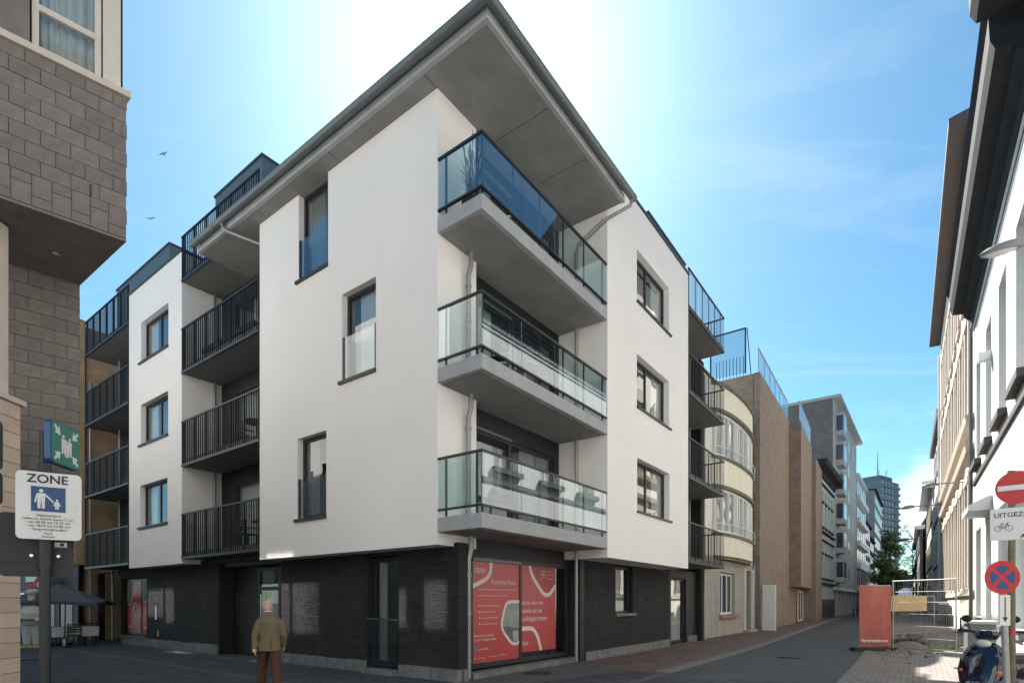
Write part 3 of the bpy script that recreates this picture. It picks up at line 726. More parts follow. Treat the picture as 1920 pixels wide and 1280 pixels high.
b = MB(); b.add([(x, yy - .001, z) for x, z in [(1.22, .90), (1.36, .94), (1.9, .86), (1.9, .55), (1.74, .51), (1.60, .53), (1.28, .80)]], [(0, 1, 2, 3, 4, 5, 6)]); b.build('poster_sofa', poster_dark, pa)
b = MB(); b.add([(x, yy - .002, z) for x, z in [(1.62, .76), (1.66, .81), (1.82, .82), (1.88, .76), (1.86, .55), (1.66, .54)]], [(0, 1, 2, 3, 4, 5)]); b.build('poster_stool', mat('poster_stool_grey', (.33, .33, .32), .5), pa)
ribbon(hexa, .075, poster_white, pa, (0, 0, 0), yy - .002)
rs = random.Random(8)
def small_print(par, x, z, w, h):     # lines too small to read in the photograph: word-shaped strokes
    b = MB(); e = x + w
    while x < e - .02:
        l = min(rs.uniform(.06, .17) * h / .05, e - x); k = max(1, int(l / (h * .55)))
        for i in range(k): b.box(x + l * i / k, x + l * (i + .62) / k, yy - .0024, yy - .0016, z, z + h * rs.choice((.55, .55, .85)))
        x += l + h * .6
    return b.build('small_print', poster_white, par, kind='stuff')
text('alpee', .24, poster_white, pa, (.16, yy - .002, 2.20), xs=.8)
text('Residentie Paulus', .165, poster_white, pa, (.78, yy - .002, 1.95), xs=.85)
small_print(pa, .28, 1.80, 1.5, .042); small_print(pa, .28, 1.66, 1.15, .03)
for i in range(4):
    small_print(pa, .42, 1.42 - i * .14, (.70, .52, .62, .62)[i], .032); MB().plate(disc(.35, 1.435 - i * .14, .022, 12), yy - .002, yy - .001).build('poster_icon', poster_white, pa)
text('Bel nu voor een bezoek\naan het modelappartement', .088, poster_white, pa, (.15, yy - .002, .72), xs=.85, spacing=1.05)
MB().box(.15, .25, yy - .003, yy - .001, .38, .50).build('poster_icon', mat('poster_icon_blue', (.12, .13, .30), .5), pa)
small_print(pa, .31, .42, .38, .036)
small_print(pa, .15, .22, .4, .028); small_print(pa, .68, .23, .3, .028); small_print(pa, 1.06, .24, .32, .028)
ribbon(smooth_poly([(2.36, 2.50), (2.40, 2.36), (2.52, 2.16), (3.02, 1.72), (3.30, 1.70), (3.62, 1.98)]), .11, poster_white, pb, (0, 0, 0), yy)
b = MB(); b.add([(x, yy + .002, z) for x, z in [(2.40, 2.50), (2.52, 2.20), (3.04, 1.74), (3.30, 1.72), (3.62, 2.0), (3.62, 2.5)]], [(0, 1, 2, 3, 4, 5)]); b.build('poster_field', red_deep, pb)
ribbon(smooth_poly([(2.02, .84), (2.52, .84), (2.74, .62), (2.90, .24)]), .11, poster_white, pb, (0, 0, 0), yy)
ribbon(disc(3.0, 2.27, .10, 6), .016, poster_white, pb, (0, 0, 0), yy - .002, 'poster_logo', True)
text('a', .14, poster_white, pb, (2.96, yy - .002, 2.23))
for i in range(3): small_print(pb, 3.16, 2.34 - i * .10, .36, .032)
text('Bel nu voor een\nbezoek aan het\nmodelappartement', .185, poster_white, pb, (1.97, yy - .002, 1.45), xs=.86, spacing=1.12)
text('alpee', .18, poster_white, pb, (2.0, yy - .002, .42), xs=.8)
# far poster window in the side street
fp = window(P, (.66, 18.5, .38), LF, 2.45, 2.25, fw=.08, vs_=(.62,), name='poster_window')
pc = MB().box(.08, 1.48, .024, .028, .06, 2.18).box(1.58, 2.38, .024, .028, .06, 2.18).build('poster', red_deep, fp)
for pts in ([(.10, 2.18), (.62, 2.18), (.62, 1.62), (.36, 1.14), (.10, 1.30)], [(.80, 1.30), (.98, 1.30), (1.02, .95), (.90, .72), (.76, .95)], [(1.48, .86), (1.30, .84), (1.18, .3), (1.30, .06), (1.48, .06)], [(1.62, 2.18), (2.1, 2.18), (2.16, 1.6), (1.9, 1.26), (1.62, 1.4)]):
    q = smooth_poly(pts, 4, True); b = MB(); b.add([(p.x, .021, p.y) for p in q], [tuple(range(len(q)))]); b.build('poster_photo', poster_dark, pc); ribbon(q, .035, poster_white, pc, (0, 0, 0), .019, closed=True)
text('alpee', .16, poster_white, pc, (.12, .019, .28)); text('alpee', .16, poster_white, pc, (1.75, .019, .28))

# ================================================================== MAIN STREET, FAR LEFT SIDE
def sthing(name, label, cat, s0, group=None): return thing(name, label, cat, W(s0, 0), A, group)
# ---- cream house with a rounded bay
H = sthing('townhouse', 'cream town house with rounded two-storey bay beside the black railed balconies', 'building', 16.6)
MB().panel(0, 10.05, 3.9, 12.3, .3, [(.5, 1.2, 8.9, 11.1)]).build('wall', cream, H, loc=(0, .12, 0))
gw = MB().panel(0, 10.05, 0, 3.9, .3, [(3.45, 6.15, 1.05, 3.2), (8.1, 9.6, .12, 3.5)]).build('ground_floor_wall', stone_house, H, loc=(0, .1, 0))
MB().box(0, 10.05, .43, 9, 0, 12.2).build('house_body', cream, H)
MB().box(-.02, 10.06, .05, .5, 12.302, 12.4).build('coping', ledge_m, H)
window(H, (3.45, .28, 1.07), 0, 2.7, 2.1, fm=white_frame, fw=.1, vs_=(.36, .68), pane=glass_far)
MB().box(3.25, 6.4, -.06, .12, .88, 1.04).build('sill', pink_stone, H)
MB().box(8.02, 8.1, -.01, .1, .1, 3.6).box(9.6, 9.72, -.03, .1, .1, 3.6).build('door_jamb', white_frame, H)
dr = MB().box(8.1, 9.6, .3, .36, .14, 3.48).build('front_door', mat('dark_wood_door', (.05, .045, .035), .5), H)
MB().box(8.35, 8.6, .27, .3, 1.75, 2.2).build('door_notice', sign_white, dr)
MB().box(8.0, 9.75, -.25, .3, .0, .13).build('door_step', stone_house, H)
MB().tube([(9.9, -.02, .05), (9.9, -.02, 3.9)], .05).build('downpipe', zinc_light, H, smooth=True)
def bay(off, z0, z1, a0=0, a1=180, n=26):
    cx, cy, rx, ry = 5.75, .13, 3.6, .58
    pts = [(cx + (rx + off) * math.cos(R(a0 + (a1 - a0) * k / n)), cy - (ry + off) * math.sin(R(a0 + (a1 - a0) * k / n))) for k in range(n + 1)]
    return MB().prism(pts, z0, z1)
def bayp(off, a): return (5.75 + (3.6 + off) * math.cos(R(a)), .13 - (.58 + off) * math.sin(R(a)))
bo = bay(0, 3.95, 4.92).build('bay', cream2, H, smooth=True)
for z0, z1 in ((7.35, 8.6), (11.0, 12.1)): bay(0, z0, z1).build('bay_band', cream2, bo, smooth=True)
for z0, z1, of in ((3.8, 3.95, -.12), (4.92, 5.06, .10), (7.19, 7.35, .10), (8.6, 8.74, .10), (10.84, 11.0, .10), (12.1, 12.27, .12)): bay(of, z0, z1).build('bay_ledge', ledge_m, bo, smooth=True)
for z0, z1 in ((5.06, 7.19), (8.74, 10.84)):
    bay(-.30, z0, z1).build('bay_curtain', curtain_d, bo, smooth=True)
    bay(-.16, z0 + .005, z1 - .005).build('bay_glazing', glass, bo, smooth=True)
    bay(-.08, z0, z0 + .12).build('bay_rail', white_frame, bo, smooth=True); bay(-.08, z1 - .12, z1).build('bay_rail', white_frame, bo, smooth=True)
    for a in (12, 24, 33, 38, 48, 60, 66, 72, 86, 100, 106, 112, 128, 144, 168):
        p = bayp(-.11, a); w_ = .05 if a not in (36, 66, 106) else .09
        MB().box(p[0] - w_, p[0] + w_, p[1] - .05, p[1] + .05, z0 + .12, z1 - .12).build('bay_mullion', white_frame, bo)
    rr = [(*bayp(.16, a), z0 + .42) for a in range(8, 176, 6)]
    ra = MB().tube(rr, .022, 6).build('bay_railing', white_frame, bo, smooth=True)
    for a in range(10, 176, 20):
        p = bayp(.16, a); MB().tube([(*p, z0 - .06), (*p, z0 + .42)], .014, 5).build('bay_railing_post', white_frame, ra)
for z in (7.9, 11.7): MB().box(8.5, 8.62, -.36, -.1, z, z + .45).build('vent_box', ledge_m, bo)
# ---- brown brick block
B = sthing('brick_building', 'tall windowless brown brick building with glass roof balustrade and stepped piers', 'building', 26.7)
x0 = 26.7
def st2(l): return [(s - x0, t) for s, t in l]
MB().prism(st2([(27, .17), (27, 9), (52, 9), (52, .75), (38.2, .35), (27.4, .17)]), 0, 15.38).build('wall', brown_brick, B)
fr = MB().panel(0, 11.0, 0, 15.4, .36, [(.35, 4.6, -1, 2.7)]).build('front_wall', brown_brick, B, loc=(.3, -.22, 0), rz=math.atan2(.35, 11))
pj = MB().prism(st2([(38, .13), (38, -.67), (46, -.24), (46, .55)]), 2.85, 15.2).build('projecting_pier', brown_brick, B)
MB().prism(st2([(38.02, .14), (46, .55), (46, .6), (38.02, .3)]), 0, 2.85).build('lower_wall', brown_brick, B)
MB().prism(st2([(46, -.57), (46, .7), (52, .9), (52, -.25)]), 0, 14.2).build('end_pier', brown_brick, B)
MB().box(.62, .82, -1.0, -.28, 0, 2.72).build('white_pillar', white_frame, B)
MB().box(.6, 5.0, -.02, .14, 2.2, 2.7).build('garage_lintel', mat('garage_brown', (.10, .06, .045), .7), B)
w_ = window(B, (15.6, .22, .12), math.atan2(.43, 8), 3.6, 2.5, fm=white_frame, fw=.10, vs_=(.5,), pane=glass_far, name='glazed_door')
pts = [(.3, -.18), (11.3, .17), (11.32, -.60), (19.3, -.18)]
for (a, b_) in ((0, 1), (2, 3)):
    p, q = Vector(pts[a]), Vector(pts[b_]); d = q - p; n = int(d.length / 1.6); an = math.atan2(d.y, d.x)
    for i in range(n):
        c = p + d * (i / n)
        o = MB().box(.01, d.length / n - .03, .04, .06, .05, 1.35).build('balustrade_glass', glass_green, B, loc=(c.x, c.y, 15.42), rz=an)
        MB().box(-.02, .02, .03, .07, 0, 1.42).build('balustrade_post', pole_grey, o)
    MB().box(0, d.length, .02, .09, 1.36, 1.43).build('hand_rail', pole_grey, B, loc=(p.x, p.y, 15.42), rz=an)
scn = MB().box(.03, .09, .5, .58, 15.4, 18.15).box(.03, .09, 2.55, 2.63, 15.4, 18.15).box(.03, .09, .58, 2.55, 18.07, 18.15).build('terrace_screen', dark, B)
MB().box(.05, .065, .58, 2.55, 15.45, 18.07).build('screen_glass', glass_green, scn)
MB().tube([(.06, .45, 18.1), (.9, .42, 15.5)], .03, 6).build('screen_brace', dark, scn)
for i in range(9): MB().box(.3, .33, .7 + i * .2, .73 + i * .2, 15.4, 16.6).build('baluster', dark, scn)
# ---- classical grey house
K = sthing('classical_house', 'blue-grey classical house with heavy dark cornice past the brown brick building', 'building', 52)
hol = []
for i in range(5):
    xx = .9 + i * 2.3
    hol += [(xx, xx + 1.1, 9.4, 13.0), (xx, xx + 1.1, 4.2, 7.8)]
rzk = math.atan2(-.05, 12)
kw = MB().panel(0, 12.2, 0, 15.0, .35, hol).build('wall', bluegrey, K, loc=(0, .2, 0), rz=rzk)
MB().box(0, 12.2, .35, 9, 0, 14.9).build('house_body', bluegrey, kw)
for h in hol:
    o = window(kw, (h[0], .2, h[2]), 0, h[1] - h[0], h[3] - h[2], fm=white_frame, hs_=(.7,), pane=glass_far)
    MB().box(-.15, h[1] - h[0] + .15, -.34, -.2, -.22, -.05).build('sill', cornice_dark, o)
    MB().box(-.1, h[1] - h[0] + .1, -.3, -.2, 2.35, 2.55).build('hood', cornice_dark, o)
MB().prof([(0, 14.2), (-.15, 14.3), (-.25, 14.7), (-.85, 14.9), (-.95, 15.35), (.3, 15.5), (.3, 14.2)], -.2, 12.6).build('cornice', cornice_dark, kw)
for z, pz in ((8.7, .18), (13.5, .14), (3.5, .2), (7.9, .1)): MB().box(0, 12.2, -pz, -.002, z, z + .18).build('string_course', cornice_dark, kw)
MB().box(0, 12.2, -.12, -.002, 0, 2.0).build('plinth', mat('dark_bluestone', (.075, .08, .085), .8, var=.2), kw)
for i in range(5): MB().box(1.1 + i * 2.3, 1.9 + i * 2.3, -.135, -.121, .3, 1.5).build('cellar_window', sign_black, kw)
# ---- pale six-storey block with tiled gable
G = sthing('apartment_block', 'pale grey six-storey block with relief-tiled gable and box bay windows', 'building', 64)
rzg = math.atan2(-.30, 24)
gb = MB().box(0, 24, .18, 9, 3.4, 24.9).build('wall', palegrey, G, rz=rzg)
MB().box(.3, 24, .9, 9, 0, 3.4).build('ground_floor', cafe_dark, gb)
for i in range(7): MB().box(.3 + i * 3.8, .7 + i * 3.8, .25, .9, 0, 3.4).build('pillar', palegrey, gb)
MB().box(-.15, 24.4, -.6, 9.2, 24.902, 25.2).build('roof_slab', palegrey, gb)
MB().box(-.08, 24, .1, .18, 3.1, 3.5).build('canopy_edge', whiteband, gb)
til = MB()
for i in range(18):
    for j in range(36):
        cy, cz = .45 + (i + (.5 if j % 2 else 0)) * .48, 4.1 + j * .565
        til.add([(-.01, cy - .24, cz), (-.01, cy, cz - .56), (-.01, cy + .24, cz), (-.01, cy, cz + .56), (-.10, cy, cz + .08)], [(0, 4, 1), (1, 4, 2), (2, 4, 3), (3, 4, 0)])
MB().box(-.012, -.002, .19, 9, 3.5, 24.88).build('tiled_gable', tile_grey, gb)
til.build('relief_tiles', tile_grey, gb, kind='stuff')
for fl in range(6):
    z = 4.6 + fl * 3.42
    bo = MB().box(2.2, 5.0, -.62, .178, z - .6, z + 2.1).build('box_bay', palegrey, gb)
    MB().box(2.185, 2.2, -.55, .1, z, z + 1.75).build('pane', glass_far, bo); MB().box(2.35, 4.85, -.635, -.62, z, z + 1.75).build('pane', tower_glass, bo)
    for xx in (8.5, 13.5, 18.5): window(gb, (xx, .12, z), 0, 1.7 if xx != 13.5 else 2.4, 1.8, fm=whiteband, pane=glass_far, vs_=(.5,))
# ---- banded white block, then smaller fronts, following the street
def far_block(label, s0, s1, t, h, m, floors, bands=None, fm=None):
    o = sthing('street_building', label, 'building', s0)
    bd = MB().box(0, s1 - s0, 0, 9, 0, h).build('wall', m, o, loc=(0, t, 0))
    MB().box(-.1, s1 - s0 + .1, -.35, 9, h + .002, h + .3).build('roof_edge', bands or cornice_dark, bd)
    fh = (h - 3.6) / floors
    for f_ in range(floors):
        z = 3.8 + f_ * fh
        if bands: MB().box(-.05, s1 - s0, -.5, -.002, z - .5, z + .3).build('balcony_band', bands, bd)
        for k in range(int((s1 - s0) / 3.2)):
            MB().box(.6 + k * 3.2, 2.4 + k * 3.2, -.04, -.003, z + .35, z + fh - .7).build('window', glass_far, bd)
    MB().box(.4, s1 - s0 - .4, -.03, -.003, .2, 3.0).build('shop_front', cafe_dark, bd)
    return o
far_block('white apartment house with projecting balcony bands beyond the pale grey block', 88, 104, -.15, 20.5, palegrey, 5, whiteband)
far_block('narrow brown-grey house past the banded white apartment house', 104, 118, .1, 15.5, mat('mauve_render', (.20, .165, .17), .85), 4)
far_block('dark grey narrow town house before the concrete corner block', 118, 132, .3, 14, mat('dark_grey_render', (.12, .125, .13), .85), 4)
far_block('grey concrete corner block with a stepped roof terrace', 132, 158, .2, 25.5, mat('taupe_concrete', (.30, .29, .28), .85), 7)
far_block('low grey block far down the street', 165, 215, -.5, 20, mat('far_grey', (.24, .26, .27), .85), 6)
# ---- tower
T = thing('tower_block', 'blue-grey high-rise tower with stacked balconies and roof mast at the street end', 'tower', (181.5, 258, 0), R(33))
tb = MB().box(-17.5, 0, .6, 15, 0, 57).build('wall', tower_m, T)
MB().box(-13, -1, 3, 13, 57.002, 60).build('plant_room', mat('tower_plant', (.16, .18, .20), .8), T)
for f_ in range(18):
    z = 4 + f_ * 2.95
    MB().box(-17.5, -5.2, .50, .598, z + .9, z + 2.4).build('window_band', tower_glass, tb)
    MB().box(-17.7, .1, -.1, .598, z - .28, z + .8).build('balcony_band', tower_m, tb)
    MB().box(0.002, 1.3, .4, 5, z - .15, z + .9).build('side_balcony', whiteband, tb); MB().box(0.002, .05, 5.6, 14, z + .7, z + 2.3).build('window_band', tower_glass, tb)
for k in range(4): MB().box(-14.3 + k * 3.1, -14.1 + k * 3.1, .3, .5, 0, 57).build('fin', tower_m, tb)
mt = MB().tube([(-6, 7, 60), (-6, 7, 66), (-6, 7, 73)], [.35, .25, .08], 6).build('mast', pole_grey, T)
for (xx, h_) in ((-11, 4), (-9, 3), (-3, 3.5), (-1.5, 4.5)): MB().tube([(xx, 5, 60), (xx, 5, 60 + h_)], .12, 5).build('antenna', pole_grey, T)

# ================================================================== MAIN STREET, RIGHT SIDE
D2 = Vector((740, 1035)).normalized(); N2 = Vector((D2.y, -D2.x)); A2 = math.atan2(D2.y, D2.x) + math.pi
RK = 1.3          # size of these tall old houses against the first estimate
def row(x, off=0.0, z=0): p = D2 * x + N2 * (2.0 * RK - off); return Vector((p.x, p.y, z))
def rthing(name, label, x1, off=0.0, cat='building'):
    o = thing(name, label, cat, row(x1 * RK, off * RK, -.51), A2); o.scale = (RK, RK, RK)
    return o
def rwin(par, x, z, w, h, sill=None, sm=None, fm=None, surround=None, sur_m=None, dep=.22, arch=False, cur=None, pane=None):
    o = window(par, (x, dep, z), 0, w, h, fm=fm or white_frame, hs_=(.68,), vs_=(.5,), pane=pane or pane_light, dep=.06)
    if sill: MB().box(-.14, w + .14, -dep - sill, -dep - .002, -.20, -.02).build('sill', sm or sill_dark, o)
    if surround:
        q = MB(); y0_, y1_ = -dep - surround, -dep - .002
        q.box(-.22, -.02, y0_, y1_, 0, h + .02).box(w + .02, w + .22, y0_, y1_, 0, h + .02)
        q.box(-.26, w + .26, y0_ - .03, y1_, h + .02, h + .26)
        q.build('surround', sur_m, o)
        if arch:
            pp = [(w / 2 + (w / 2 + .12) * math.cos(R(a)), h + .26 + (.45) * math.sin(R(a))) for a in range(0, 181, 15)]
            MB().plate(pp, y0_, y1_).build('arched_hood', sur_m, o)
    return o
# near painted house with the deep dark cornice
x1, x0r = 26.1, 14.0
Q = rthing('painted_house', 'grey-white painted house with deep dark cornice and bluestone sills behind the road signs', x1)
wx = [26.1 - c - .7 for c in (24.7, 21.8, 18.9, 16.0)]
hol = [(x, x + 1.4, 6.5, 10.1) for x in wx] + [(wx[0] - .1, wx[0] + 1.5, 1.2, 4.2), (wx[1], wx[1] + 1.4, .15, 4.3), (wx[2] - .1, wx[2] + 1.6, 1.1, 4.2), (wx[3] - .1, wx[3] + 1.6, 1.1, 4.2)]
MB().panel(0, 12.1, 0, 12.2, .35, hol).build('wall', greywhite, Q)
MB().box(0, 12.1, .9, 9, 0, 14).build('house_body', greywhite, Q)
MB().box(0, 12.1, .36, .9, 0, 12.1).build('wall_lining', grey_reveal, Q)
for x in wx: rwin(Q, x, 6.5, 1.4, 3.6, .18, dep=.28)
for i, x in enumerate(wx):
    if i == 1:
        o = MB().box(x, x + 1.4, .24, .3, .16, 4.3).build('front_door', white_frame, Q); MB().box(x + .1, x + .16, .18, .24, 1.1, 1.35).build('door_handle', chrome, o)
        MB().prof([(-.55, 4.35), (-.55, 4.5), (-.1, 4.75), (-.002, 4.75), (-.002, 4.35)], x - .3, x + 1.7).build('door_hood', greywhite, Q)
    else:
        o = rwin(Q, x - .1 if i != 0 else x - .1, 1.12 if i else 1.2, 1.6 if i else 1.6, 3.05 if i else 2.95, .16, plinth_m, dep=.25)
        if i >= 2:
            sh = MB()
            for k in range(38): sh.box(.08, 1.52, -.03, -.005, .1 + k * .075, .16 + k * .075)
            sh.build('roller_shutter', mat('pale_shutter%d' % i, (.62, .68, .66), .6), o, kind='stuff')
MB().box(0, 12.1, -.10, -.002, 0, .9).build('plinth', mat('grey_plinth', (.40, .41, .42), .85, stain=.3), Q)
MB().box(0, 12.1, -.06, -.002, 5.9, 6.05).build('string_course', sill_dark, Q)
MB().prof([(-.002, 11.55), (-.10, 11.6), (-.12, 11.95), (-.30, 12.1), (-.32, 12.25), (-.62, 12.3), (-.70, 12.5), (-.72, 12.95), (-.82, 13.1), (.5, 13.3), (.5, 11.55)], -.02, 12.1).build('cornice', cornice_dark, Q)
MB().tube([(.08, -.10, .1), (.08, -.10, 11.6)], .06, 8).build('downpipe', zinc, Q, smooth=True)
MB().box(4.9, 5.15, -.30, -.002, 8.7, 8.95).build('security_light', white_frame, Q)
MB().tube([(.1, -.09, 11.35), (12.0, -.09, 11.35)], .03, 6).build('cable', zinc_light, Q)
# next painted house towards the camera (its cornice steps out further)
Q0 = rthing('corner_house', 'pale painted house with projecting dark cornice overhanging the lamp and road signs', 13.95)
hol = [(1.0 + i * 2.9, 2.4 + i * 2.9, z0, z1) for i in range(7) for z0, z1 in ((6.5, 10.1), (1.1, 4.2))]
MB().panel(0, 21, 0, 12.8, .35, hol).build('wall', greywhite, Q0)
MB().box(0, 21, .5, 9, 0, 14).build('house_body', cream, Q0)
for h in hol: rwin(Q0, h[0], h[2], 1.4, h[3] - h[2], .2, surround=.05, sur_m=stone_trim)
MB().prof([(-.002, 12.3), (-.2, 12.5), (-.25, 12.85), (-.9, 12.95), (-1.0, 13.15), (-1.02, 13.5), (-1.15, 13.65), (.5, 13.9), (.5, 12.3)], -.05, 21).build('cornice', cornice_dark, Q0)
# cream house with string courses
Q2 = rthing('cream_house', 'tall cream house with tall shuttered windows, stone bands and brown eaves', 47.5)
hol = []
for i in range(8):
    xx = .9 + i * 2.6
    hol += [(xx, xx + 1.2, 2.3, 6.2), (xx, xx + 1.2, 8.7, 12.4), (xx, xx + 1.2, 14.2, 17.4)]
MB().panel(0, 21.35, 0, 19.2, .35, hol).build('wall', cream, Q2)
MB().box(0, 21.35, .6, 9, 0, 20).build('house_body', cream, Q2)
for h in hol: rwin(Q2, h[0], h[2], 1.2, h[3] - h[2], .10, stone_trim, surround=.12, sur_m=stone_trim, arch=True, pane=row_pane if h[2] > 5 else None)
for z in (7.15, 8.25): MB().prof([(-.002, z), (-.22, z + .08), (-.28, z + .3), (-.002, z + .38)], 0, 21.3).build('string_course', stone_trim, Q2)
MB().prof([(-.002, 18.4), (-.1, 18.5), (-.15, 19.0), (-.002, 19.0)], 0, 21.3).build('frieze', cream, Q2)
MB().prof([(.6, 19.2), (-.68, 19.22), (-.74, 19.3), (-.74, 19.55), (.6, 19.8)], -.2, 21.5).build('eaves', brown_eave, Q2)
MB().prof([(.3, 19.8), (4, 23.5), (9, 19.8)], -.1, 21.4).build('roof', brown_eave, Q2)
MB().box(0, 21.35, -.1, -.002, 1.95, 2.15).build('sill_band', stone_trim, Q2)
for i in range(9): MB().box(.6 + i * 2.4, 1.1 + i * 2.4, -.03, -.003, .25, 1.0).build('cellar_window', sign_black, Q2)
MB().box(-.02, .5, -.14, -.002, .0, 18.5).build('pilaster', cream, Q2)
MB().tube([(.2, -.22, .1), (.2, -.22, 18.4)], .06, 8).build('downpipe', white_frame, Q2, smooth=True)
def rblock(label, xa, xb, off, h, m, floors, eave=None, ev=.3, em=None):
    o = rthing('street_building', label, xb, off); L_ = xb - xa
    hol = [(1 + k * 2.8, 2.2 + k * 2.8, 1.0 + f_ * h / floors, -.9 + (f_ + 1) * h / floors) for f_ in range(floors) for k in range(int((L_ - 1) / 2.8))]
    MB().panel(0, L_, 0, h, .3, hol).build('wall', m, o); MB().box(0, L_, .5, 9, 0, h).build('house_body', m, o)
    for q in hol: rwin(o, q[0], q[2], 1.2, q[3] - q[2], .1, surround=.06, sur_m=stone_trim if m is not greywhite else greywhite)
    MB().prof([(.5, h), (-ev, h + .02), (-ev - .06, h + .35), (.5, h + .5)], -.1, L_ + .1).build('eaves', em or brown_eave, o)
    MB().prof([(.1, h + .5), (1.4, h + 3.0), (9, h + 3.2), (9, h + .5)], 0, L_).build('roof', coping_m, o)
    return o
rblock('white plastered house with dark mansard past the cream house', 47.6, 62, 0, 14.5, greywhite, 4, ev=.3)
rblock('pale house with broad white soffit before the dark gable', 62.1, 80, .1, 12.2, cream, 3, ev=.75, em=whiteband)
rblock('dark grey gabled house standing forward of its neighbours', 80.1, 112, .75, 10.2, mat('dark_gable', (.11, .12, .13), .85), 3, ev=.5, em=whiteband)
rblock('distant pale terrace at the far end of the right side', 112.2, 190, .4, 9.0, palegrey, 3, ev=.3)
# low buildings that close the street
V = thing('street_building', 'low dark-topped building closing the end of the street', 'building', (150, 207, 0), R(20))
MB().box(-9, 9, 0, 8, 0, 7).build('wall', whiteband, V); MB().box(-9.2, 9.2, -.2, 8.2, 7.002, 12).build('upper_wall', cafe_dark, V)
for i in range(5): MB().box(-8 + i * 3.4, -6 + i * 3.4, -.06, -.003, 1, 3.4).build('window', glass_far, V)

# ================================================================== LEFT FOREGROUND: CONCRETE-BLOCK BUILDING
LB_A = math.atan2(.647, .763)
LBo = Vector((-5.40, 7.73, 0))
LB = thing('block_building', 'grey concrete-block building with overhanging upper storey and cream framed window', 'building', LBo, LB_A)
# local frame: x along the front (towards +x the corner at 0), y into the building
SD = Vector((-.242, .970))                      # direction of the side wall seen from above
def lbpt(x, m): return (x + SD.x * m, SD.y * m)
# upper storey core (mortar) and the lower recessed core
b = MB(); b.prism([(-6, .012), (-.012, .012), (-.012 + SD.x * 12, SD.y * 12), (-6, SD.y * 12)], 6.775, 8.74); up = b.build('upper_core', mortar, LB)
b = MB(); b.prism([(-6 + SD.x * 1.82, SD.y * 1.82 + .012), (-.012 + SD.x * 1.82, SD.y * 1.82 + .012), (-.012 + SD.x * 12, SD.y * 12), (-6, SD.y * 12)], 2.72, 6.76); low = b.build('lower_core', mortar, LB)
b = MB(); b.prism([(-6, 0), (0, 0), (SD.x * 11.9, SD.y * 11.9), (-6, SD.y * 11.9)], 6.74, 6.774); b.build('overhang_soffit', mat('soffit_block', (.17, .15, .135), .9, var=.25, scale=2, bump=.3), LB)
b = MB(); b.prism([(-6, SD.y * 3.4), (SD.x * 7.4, SD.y * 7.4), (SD.x * 12, SD.y * 12), (-6, SD.y * 12)], 0, 2.72); b.build('ground_floor', palegrey, LB)
b = MB(); b.prism([lbpt(-6, 1.85), lbpt(-.05, 1.85), lbpt(-.05, 7.3), (-6, SD.y * 7.3)], 2.70, 2.719); b.build('arcade_ceiling', interior, LB)
rb = random.Random(11)
bh, bl = .20, .305
blk = [MB().box(.004, bl - .004, -.007, .05, .004, bh - .004).mesh('block', m) for m in cblock]
def blockmesh(w, h, m): return MB().box(.004, w - .004, -.007, .05, .004, h - .004).mesh('block', m)
# upper front: stretcher courses above, upright soldier courses at the foot
z = 6.78 + .40
row_i = 0
while z < 8.72:
    hh = min(bh, 8.735 - z)
    off = (row_i % 2) * bl / 2
    x = -3.05 + off
    while x < -.01:
        w = min(bl, -x)
        if x > -2.9:
            me = rb.choice(blk) if abs(w - bl) < .001 and abs(hh - bh) < .001 else blockmesh(w, hh, rb.choice(cblock))
            put('block', me, LB, (x, rb.uniform(-.003, .003), z))
        x += bl
    z += bh; row_i += 1
x = -2.4
while x < -.01:
    w = min(.20, -x); zz = 6.78
    for hgt in ((.13, .27) if int(round(x * 5)) % 2 else (.27, .13)):
        put('block', blockmesh(w, hgt, rb.choice(cblock)), LB, (x, rb.uniform(-.003, .003), zz)); zz += hgt
    x += .20
# side wall of the upper storey
an = math.atan2(SD.y, SD.x)
for j in range(9):
    hh = min(bh, 8.735 - 6.98 - j * bh)
    if hh < .03: break
    for i in range(5): put('block', blk[(i + j) % 4] if hh > bh - .001 else blockmesh(bl, hh, cblock[i % 4]), LB, (SD.x * (i * bl + (j % 2) * .15), SD.y * (i * bl + (j % 2) * .15), 6.98 + j * bh), an)
# lower recessed wall
ox, oy = lbpt(0, 1.82); z = 2.72; row_i = 0
while z < 6.74:
    hh = min(bh, 6.755 - z); off = (row_i % 2) * bl / 2; x = -2.3 + off
    while x < -.01:
        w = min(bl, -x)
        me = rb.choice(blk) if abs(w - bl) < .001 and abs(hh - bh) < .001 else blockmesh(w, hh, rb.choice(cblock))
        put('block', me, LB, (ox + x, oy + rb.uniform(-.003, .003), z))
        x += bl
    z += bh; row_i += 1
# string course, window, roof storey
MB().prism([(-6, -.05), (.05, -.05), lbpt(.05, 1.5), (-6, 1.5)], 8.742, 8.83).build('string_course', stone_trim, LB)
fz = 8.83
MB().box(-6, -1.02, .02, .3, fz, 12).build('wall', cblock[0], LB)
wn = window(LB, (-1.0, .06, fz + .02), 0, .72, 2.6, fm=mat('cream_window_frame', (.60, .54, .47), .6, var=.05), fw=.07, hs_=(.225,), room=1.5, curtain=[(.02, .96, curtain_m)])
MB().prism([(-.26, .05), (-.06, .05), lbpt(-.06, 2), (-.26, 2)], fz, 12).build('corner_post', MATS['cream_window_frame'], LB)
MB().box(-6, -.3, 1.6, 3.2, fz, 12).build('roof_storey', interior, LB)
b = MB(); b.prism([(-5, SD.y * 3.3), (.02 + SD.x * 3.3, SD.y * 3.3), (.02 + SD.x * 22, SD.y * 22), (-7, SD.y * 22)], 2.74, 12.6); sidew = b.build('unseen_side_wing', greywhite, LB)  # unseen pale wing, added so the glass opposite mirrors something bright
